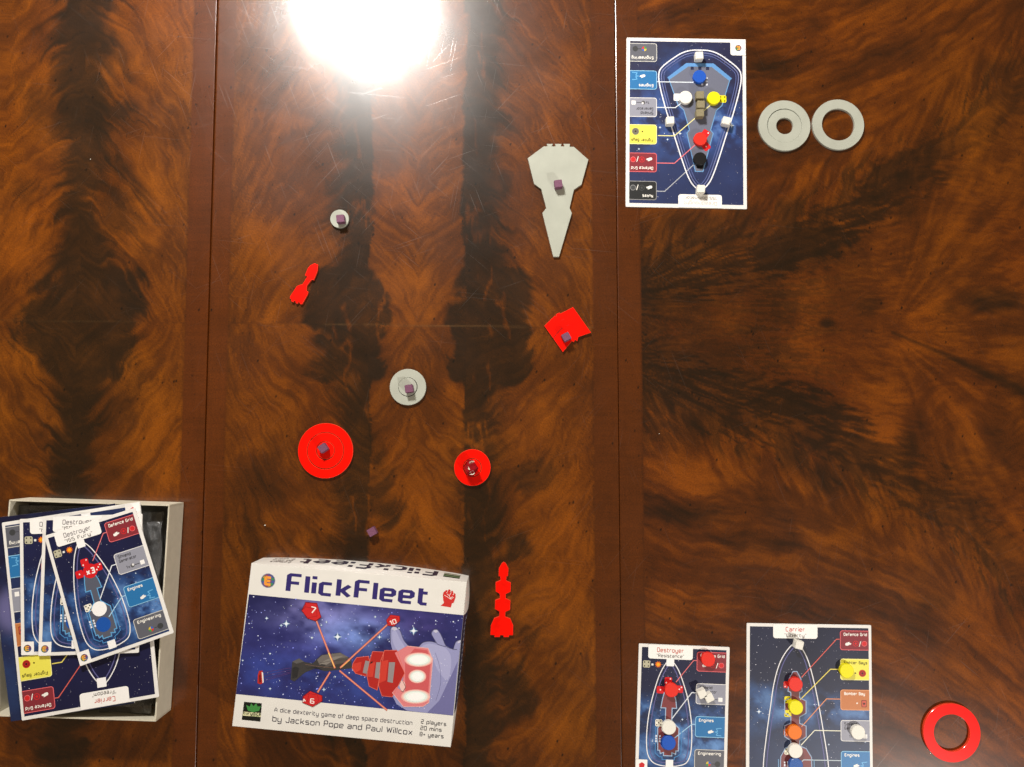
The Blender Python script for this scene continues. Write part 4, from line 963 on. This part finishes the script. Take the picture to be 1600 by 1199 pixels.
# artwork field as a coloured grid, in crop coordinates of the face
A4 = [(146, 258), (1402, 380), (1341, 968), (70, 842)]
def am(a, b, l):
    x = (A4[0][0] * (1 - a) + A4[1][0] * a) * (1 - b) + (A4[3][0] * (1 - a) + A4[2][0] * a) * b
    y = (A4[0][1] * (1 - a) + A4[1][1] * a) * (1 - b) + (A4[3][1] * (1 - a) + A4[2][1] * a) * b
    return mc(x, y, l)
def art_extra(X, Y, col):
    n = fbm(X * 6, Y * 4, 5, 77); n2 = fbm(X * 12, Y * 8, 4, 78)
    c = np.array(lin((42, 44, 104)))[None, None, :] * (.55 + .9 * n)[..., None]
    for cx, cy, rx, ry, cc, s_ in ((.40, .20, .22, .22, (120, 122, 178), 1.0), (.30, .10, .12, .12, (130, 126, 180), .8), (.52, .28, .16, .14, (96, 140, 196), .9), (.75, .15, .2, .15, (86, 70, 140), .6), (.12, .75, .2, .2, (36, 60, 130), .7), (.5, .75, .3, .3, (50, 84, 160), .6), (.3, .5, .2, .2, (60, 60, 140), .5)):
        g = np.exp(-(((X - cx) / rx) ** 2 + ((Y - cy) / ry) ** 2)) * np.clip(n2 * 2 - .45, 0, 1.2) * s_; c = c + np.array(lin(cc)) * g[..., None]
    d = np.clip((.25 - Y) * 1.3, 0, .5) * sst(.4, 0, X) ; c = c * (1 - d)[..., None]
    return c
sky_panel(am, 0, 0, 1, 1, lid, 70, cloud=(), step=.009, dim=.82, extra=art_extra, name='starfield')
p = Print(mc)
r = random.Random(4)
for i in range(430):
    a, b = r.random(), r.random(); x = (A4[0][0] * (1 - a) + A4[1][0] * a) * (1 - b) + (A4[3][0] * (1 - a) + A4[2][0] * a) * b; y = (A4[0][1] * (1 - a) + A4[1][1] * a) * (1 - b) + (A4[3][1] * (1 - a) + A4[2][1] * a) * b
    s_ = 1.6 + 3.0 * r.random() ** 4; g = int(140 + 110 * r.random()); p.disc(x, y, s_, (g - 10, g, 255), 2, 6)
for x, y, s_ in ((250, 398, 15), (365, 430, 30), (335, 440, 14), (665, 507, 34), (910, 508, 18), (1110, 472, 34), (270, 605, 11), (515, 512, 14), (600, 420, 12), (650, 740, 12), (885, 390, 12), (1295, 735, 16), (1355, 745, 14), (270, 810, 12), (110, 645, 10), (585, 815, 16), (570, 438, 10), (1320, 810, 10)): star4(p, x, y, s_, 3)
p.end('star_print', lid)
# hand
p.poly([(975, 458), (985, 447), (1008, 449), (1032, 472), (1052, 525), (1090, 570), (1140, 565), (1165, 540), (1205, 533), (1240, 541), (1215, 490), (1225, 466), (1248, 464), (1272, 498), (1300, 560), (1340, 580), (1358, 535), (1386, 524), (1372, 660), (1341, 966), (1150, 948), (1070, 938), (1010, 900), (985, 850), (1000, 640), (975, 540)], (150, 152, 196), 4)
for i in range(46):
    a_, b_2 = r.uniform(1080, 1330), r.uniform(600, 930); p.disc(a_, b_2, r.uniform(1.4, 3), (214, 216, 240), 5.6, 6)
p.poly([(1345, 700), (1368, 650), (1341, 966), (1190, 950), (1260, 880)], (112, 112, 162), 5)
for l_ in ([(975, 540), (973, 470), (985, 447), (1008, 449), (1032, 472), (1052, 525), (1090, 570)], [(1140, 565), (1165, 540), (1205, 533), (1240, 541), (1255, 552), (1290, 562), (1304, 560)], [(1244, 541), (1215, 490), (1225, 466), (1248, 464), (1272, 498), (1300, 560), (1340, 578)], [(1342, 580), (1358, 535), (1386, 524)], [(1335, 578), (1365, 582)]):
    p.line(smooth(l_, 4, False), 3.2, (74, 74, 104), 6)
for pl_ in ([(980, 462), (990, 449), (1008, 451), (1016, 464), (1000, 470)], [(1226, 476), (1232, 466), (1247, 466), (1252, 478), (1240, 484)], [(1364, 545), (1372, 530), (1386, 526), (1384, 542)]): p.poly(pl_, (196, 196, 218), 6)
for pl_ in ([(1150, 575), (1190, 548), (1236, 552), (1300, 575), (1330, 640), (1310, 760), (1250, 700), (1215, 620)], [(985, 480), (1004, 470), (1030, 520), (1060, 575), (1020, 590), (990, 540)]): p.poly(smooth(pl_, 3)[:-1], (168, 170, 210), 5.2)
p.line(smooth([(1236, 600), (1262, 680), (1268, 780), (1240, 880)], 4, False), 2.4, (110, 110, 156), 6)
p.end('hand_picture', lid)
# grey ship and little ship
p.poly([(400, 652), (440, 632), (474, 655), (520, 662), (545, 635), (570, 612), (680, 598), (745, 636), (750, 690), (650, 702), (590, 708), (535, 690), (474, 716), (412, 768), (390, 757)], (62, 60, 60), 4)
for pl_, c_ in (([(400, 652), (440, 632), (468, 652), (425, 664)], (92, 90, 90)), ([(545, 640), (575, 614), (680, 600), (730, 626), (620, 640), (560, 672)], (112, 106, 102)), ([(620, 640), (730, 628), (745, 650), (640, 672), (580, 690)], (88, 82, 80)), ([(400, 690), (420, 680), (440, 690), (428, 745), (400, 750)], (44, 44, 46))): p.poly(pl_, c_, 5)
p.poly([(560, 664), (600, 640), (650, 622), (700, 618), (640, 646), (600, 670)], (134, 128, 122), 5.4); p.poly([(480, 690), (540, 684), (580, 700), (530, 690)], (36, 36, 38), 5.4)
p.line([(474, 668), (560, 680), (650, 690)], 2, (130, 100, 84), 6); p.line([(560, 660), (640, 645), (735, 640)], 2, (56, 50, 50), 6)
for dy, l_ in ((-20, 250), (0, 250), (18, 245), (30, 290)): p.line([(232, 735 + dy), (392, 700 + dy * .6)], 2, (96, 64, 120), 4)
p.poly([(205, 706), (226, 704), (232, 775), (214, 785), (196, 778), (198, 730)], (184, 44, 40), 5); p.poly([(206, 735), (214, 720), (217, 770), (208, 775)], (90, 20, 24), 6); p.poly([(221, 712), (229, 716), (233, 772), (226, 778)], (240, 236, 232), 6)
p.end('spaceship_picture', lid)
# beams and red ship
for a_, b_2 in (((541, 412), (650, 690)), ((958, 434), (680, 688)), ((622, 712), (548, 832)), ((676, 704), (955, 936))):
    p.line([a_, b_2], 11, (196, 92, 84), 7); p.line([a_, b_2], 5, (236, 160, 130), 8)
p.line([(612, 600), (648, 684)], 5, (255, 214, 120), 9); p.line([(735, 642), (688, 684)], 5, (250, 180, 100), 9)
for pl_ in ([(755, 662), (776, 628), (846, 620), (852, 645), (832, 737), (770, 720), (750, 690)], [(848, 665), (870, 592), (935, 595), (930, 640), (897, 818), (850, 796), (838, 740)], [(918, 645), (940, 586), (1012, 585), (1058, 720), (985, 858), (925, 852), (905, 792)]):
    p.poly(pl_, (178, 40, 36), 7); p.line(pl_ + [pl_[0]], 3, (226, 112, 96), 8)
for pl_, c_ in (([(758, 664), (806, 652), (800, 700), (770, 718), (752, 690)], (206, 62, 50)), ([(852, 668), (886, 650), (872, 742), (842, 740)], (206, 62, 50)), ([(922, 650), (962, 640), (948, 760), (908, 780)], (206, 62, 50)), ([(828, 645), (852, 650), (836, 724), (812, 716)], (150, 140, 142)), ([(892, 655), (916, 655), (908, 752), (882, 745)], (150, 140, 142)), ([(966, 655), (1002, 655), (988, 776), (957, 770)], (150, 140, 142)),
    ([(858, 655), (870, 648), (868, 680), (856, 686)], (40, 26, 30)), ([(850, 706), (864, 700), (862, 732), (848, 736)], (40, 26, 30)), ([(924, 660), (942, 654), (940, 690), (922, 694)], (40, 26, 30)), ([(916, 728), (934, 722), (930, 756), (914, 762)], (40, 26, 30))): p.poly(pl_, c_, 9)
p.poly([(1072, 560), (1195, 573), (1222, 640), (1200, 890), (1165, 914), (1050, 914), (985, 832), (1010, 800), (1050, 830), (1062, 800), (1046, 762), (1056, 715), (1000, 600)], (222, 130, 134), 8)
p.poly([(1115, 575), (1190, 585), (1210, 640), (1192, 880), (1120, 900), (1062, 880), (1060, 640)], (206, 92, 96), 9)
p.line([(1072, 560), (1195, 573), (1222, 640), (1200, 890), (1165, 914), (1050, 914), (985, 832)], 3, (245, 190, 185), 10)
for x, y, rx, ry in ((1140, 640, 84, 42), (1132, 738, 52, 40), (1122, 856, 86, 42)):
    for k, c_ in ((1.0, (240, 176, 168)), (.9, (240, 210, 200)), (.8, (226, 238, 232)), (.66, (244, 255, 250)), (.5, (255, 255, 255))): p.disc(x, y, rx * k, c_, 10 + (1 - k) * 5, 28, ry * k)
p.poly([(1040, 760), (1058, 772), (1064, 800), (1052, 828), (1036, 820), (1026, 790)], (236, 196, 190), 11); p.line([(1046, 764), (1064, 800), (1048, 828), (1036, 822)], 2.6, (90, 40, 50), 12)
p.end('red_ship_picture', lid)
# printed dice
for out, faces, nums in (
  ([(478, 303), (546, 309), (571, 392), (538, 416), (488, 399), (454, 352)], [[(478, 330), (540, 345), (546, 384), (490, 395), (456, 352)], [(478, 303), (546, 309), (540, 345), (478, 330)]], (('7', (505, 348), (532, 354), 34), )),
  ([(975, 376), (1030, 384), (1031, 412), (995, 446), (957, 440), (950, 408)], [[(970, 392), (1012, 392), (1020, 414), (990, 440), (958, 428)]], (('10', (978, 426), (1010, 414), 24),)),
  ([(505, 822), (577, 850), (577, 882), (520, 917), (459, 892), (464, 852)], [[(500, 838), (548, 846), (556, 880), (520, 906), (488, 880)], [(462, 856), (500, 838), (488, 880), (462, 890)]], (('6', (506, 882), (526, 884), 26), ('4', (466, 882), (480, 874), 18)))):
    p.poly(out, (120, 16, 24), 12)
    ins = [(sum(a for a, b in out) / len(out) + (x - sum(a for a, b in out) / len(out)) * .93, sum(b for a, b in out) / len(out) + (y - sum(b for a, b in out) / len(out)) * .93) for x, y in out]
    p.poly(ins, (206, 40, 42), 13)
    for f_ in faces: p.line(f_ + [f_[0]], 2, (150, 20, 28), 14)
    for t, a_, b_2, h_ in nums: p.text(t, (a_[0], a_[1] + h_ * .45), (b_2[0], b_2[1] + h_ * .45), h_, 1.1, (250, 238, 232), 15)
    p.end('die_picture', lid)
# writing
N1 = (50, 42, 110)
p.text('FlickFleet', (374, 238), (1186, 316), 96, 1.12, N1, 2, down=(-.10, .995), ch=.45, kx=1.5, gap=.75)
for i in range(40): p.disc(r.uniform(365, 1190), r.uniform(160, 300), 1.8, (220, 220, 240), 3, 6) if False else None
p.end('title_lettering', lid)
p.text('A dice dexterity game of deep space destruction', (296, 944), (1100, 1022), 24, .85, (52, 46, 66), 2, down=(-.10, .995))
p.text('by Jackson Pope and Paul Willcox', (284, 1000), (1100, 1080), 32, .85, (46, 42, 60), 2, down=(-.10, .995))
p.text('2 players', (1154, 1012), (1299, 1028), 22, 1.0, (40, 38, 50), 2, down=(-.10, .995)); p.text('20 mins', (1150, 1050), (1272, 1062), 22, 1.0, (40, 38, 50), 2, down=(-.10, .995)); p.text('8+ years', (1146, 1086), (1283, 1100), 22, 1.0, (40, 38, 50), 2, down=(-.10, .995))
p.end('small_lettering', lid)
p.disc(258, 178, 43, (150, 150, 176), 2, 14); p.disc(258, 178, 39, (66, 66, 96), 3, 32)
for k in range(12):
    a = k * .5236; cc = ((74, 96, 160), (64, 140, 100), (170, 150, 70), (160, 80, 90), (110, 80, 150))[k % 5]; p.poly([(258 + 22 * math.cos(a), 178 + 22 * math.sin(a)), (258 + 37 * math.cos(a), 178 + 37 * math.sin(a)), (258 + 37 * math.cos(a + .48), 178 + 37 * math.sin(a + .48)), (258 + 22 * math.cos(a + .48), 178 + 22 * math.sin(a + .48))], cc, 4)
p.disc(258, 178, 22, (120, 84, 120), 4.6); p.text('E', (242, 198), (272, 201), 40, 2.2, (244, 160, 60), 6, down=(-.1, .995)); p.end('round_badge', lid)
RD, CRM = (206, 50, 46), (250, 240, 234)
p.poly([(1290, 300), (1336, 304), (1328, 335), (1268, 325), (1284, 312)], RD, 2)
p.poly(smooth([(1284, 250), (1300, 238), (1340, 250), (1356, 268), (1348, 296), (1338, 310), (1290, 306), (1282, 272)], 3)[:-1], RD, 2.6)
for x0, y0, x1, y1 in ((1296, 247, 1306, 236), (1312, 243, 1324, 232), (1330, 250, 1340, 240), (1346, 262, 1352, 254)):
    p.line([(x0, y0), (x1, y1)], 13, RD, 3.2)
for l_ in ([(1305, 254), (1318, 266), (1328, 286)], [(1318, 266), (1330, 248)], [(1290, 262), (1306, 272), (1322, 284), (1338, 270)], [(1328, 288), (1344, 274)], [(1302, 250), (1310, 240)], [(1340, 262), (1346, 254)]): p.line(l_, 2.6, CRM, 4)
p.end('fist_badge', lid)
p.poly([(118, 887), (222, 896), (213, 1003), (104, 992)], (22, 24, 22), 2); p.poly([(112, 944), (217, 953), (215, 976), (109, 967)], (228, 226, 180), 3)
p.poly([(130, 905), (150, 915), (160, 895), (172, 912), (190, 895), (196, 915), (216, 912), (205, 940), (170, 948), (140, 938)], (66, 140, 70), 3); p.text('Eurydice', (114, 958), (214, 967), 16, 1.4, (20, 30, 20), 4); p.text('Games', (164, 972), (204, 975), 10, 1.0, (90, 120, 60), 4)
p.end('publisher_badge', lid)
# far side wall: the title again, reading from the far side
sm_ = side_map(0); p = Print(sm_)
p.text('FlickFleet', (.845, .80), (.205, .80), .55, 1.1, (44, 40, 60), 1, down=(0, 1), ch=.8, kx=1.5, gap=.75)
p.poly([(.885, .78), (.885, .28), (.962, .28), (.962, .78)], (24, 26, 24), 1); p.poly([(.885, .5), (.885, .36), (.962, .36), (.962, .5)], (92, 120, 84), 2); p.poly([(.885, .70), (.885, .60), (.962, .60), (.962, .70)], (170, 176, 150), 2)
for k, yb in enumerate((.38, .60, .82)): p.text(('2 players', '20 mins', '8+ years')[k], (.165, yb), (.07, yb), .14, 1.0, (100, 96, 96), 1, down=(0, 1))
p.end('side_title_print', lid)
sm1 = side_map(1); p = Print(sm1)
seg = 24
for i in range(seg):
    a0 = .205 + (.80 - .205) * i / seg; a1 = .205 + (.80 - .205) * (i + 1) / seg
    for h0, h1 in ((.02, .25), (.25, .5), (.5, .75), (.75, .98)): p.poly([(a0, h0), (a1, h0), (a1, h1), (a0, h1)], (36, 38, 70), 1)
p.n = 0
for k in range(17): p.text('ne' if k % 3 else 'oa', (.235 + .033 * k, .62), (.252 + .033 * k, .62), .30, 1.3, (206, 206, 216), 2, down=(0, 1))
p.end('side_band_print', lid)

# crumbs and specks on the lacquer
bm = bmesh.new(); bmesh.ops.create_icosphere(bm, subdivisions=1, radius=1); 
for v_ in bm.verts: v_.co *= random.uniform(.7, 1.2)
SPK = to_mesh(bm, 'crumb')
for i, (u, v, s_, lb) in enumerate(((414, 821, 1.6, 'tiny white crumb on the table left of the lone purple cube'), (141, 249, 1.1, 'tiny pale crumb on the left part of the table'), (1030, 678, .8, 'tiny pale crumb beside the right-hand joint'))):
    q = P(u, v, 1); o = obj('crumb', SPK.copy(), M['speck'], None, (q.x, q.y, s_ * .55 * U)); o.scale = (s_ * U, s_ * .8 * U, s_ * .6 * U); tag(o, lb, 'crumb', 'crumbs on the table')
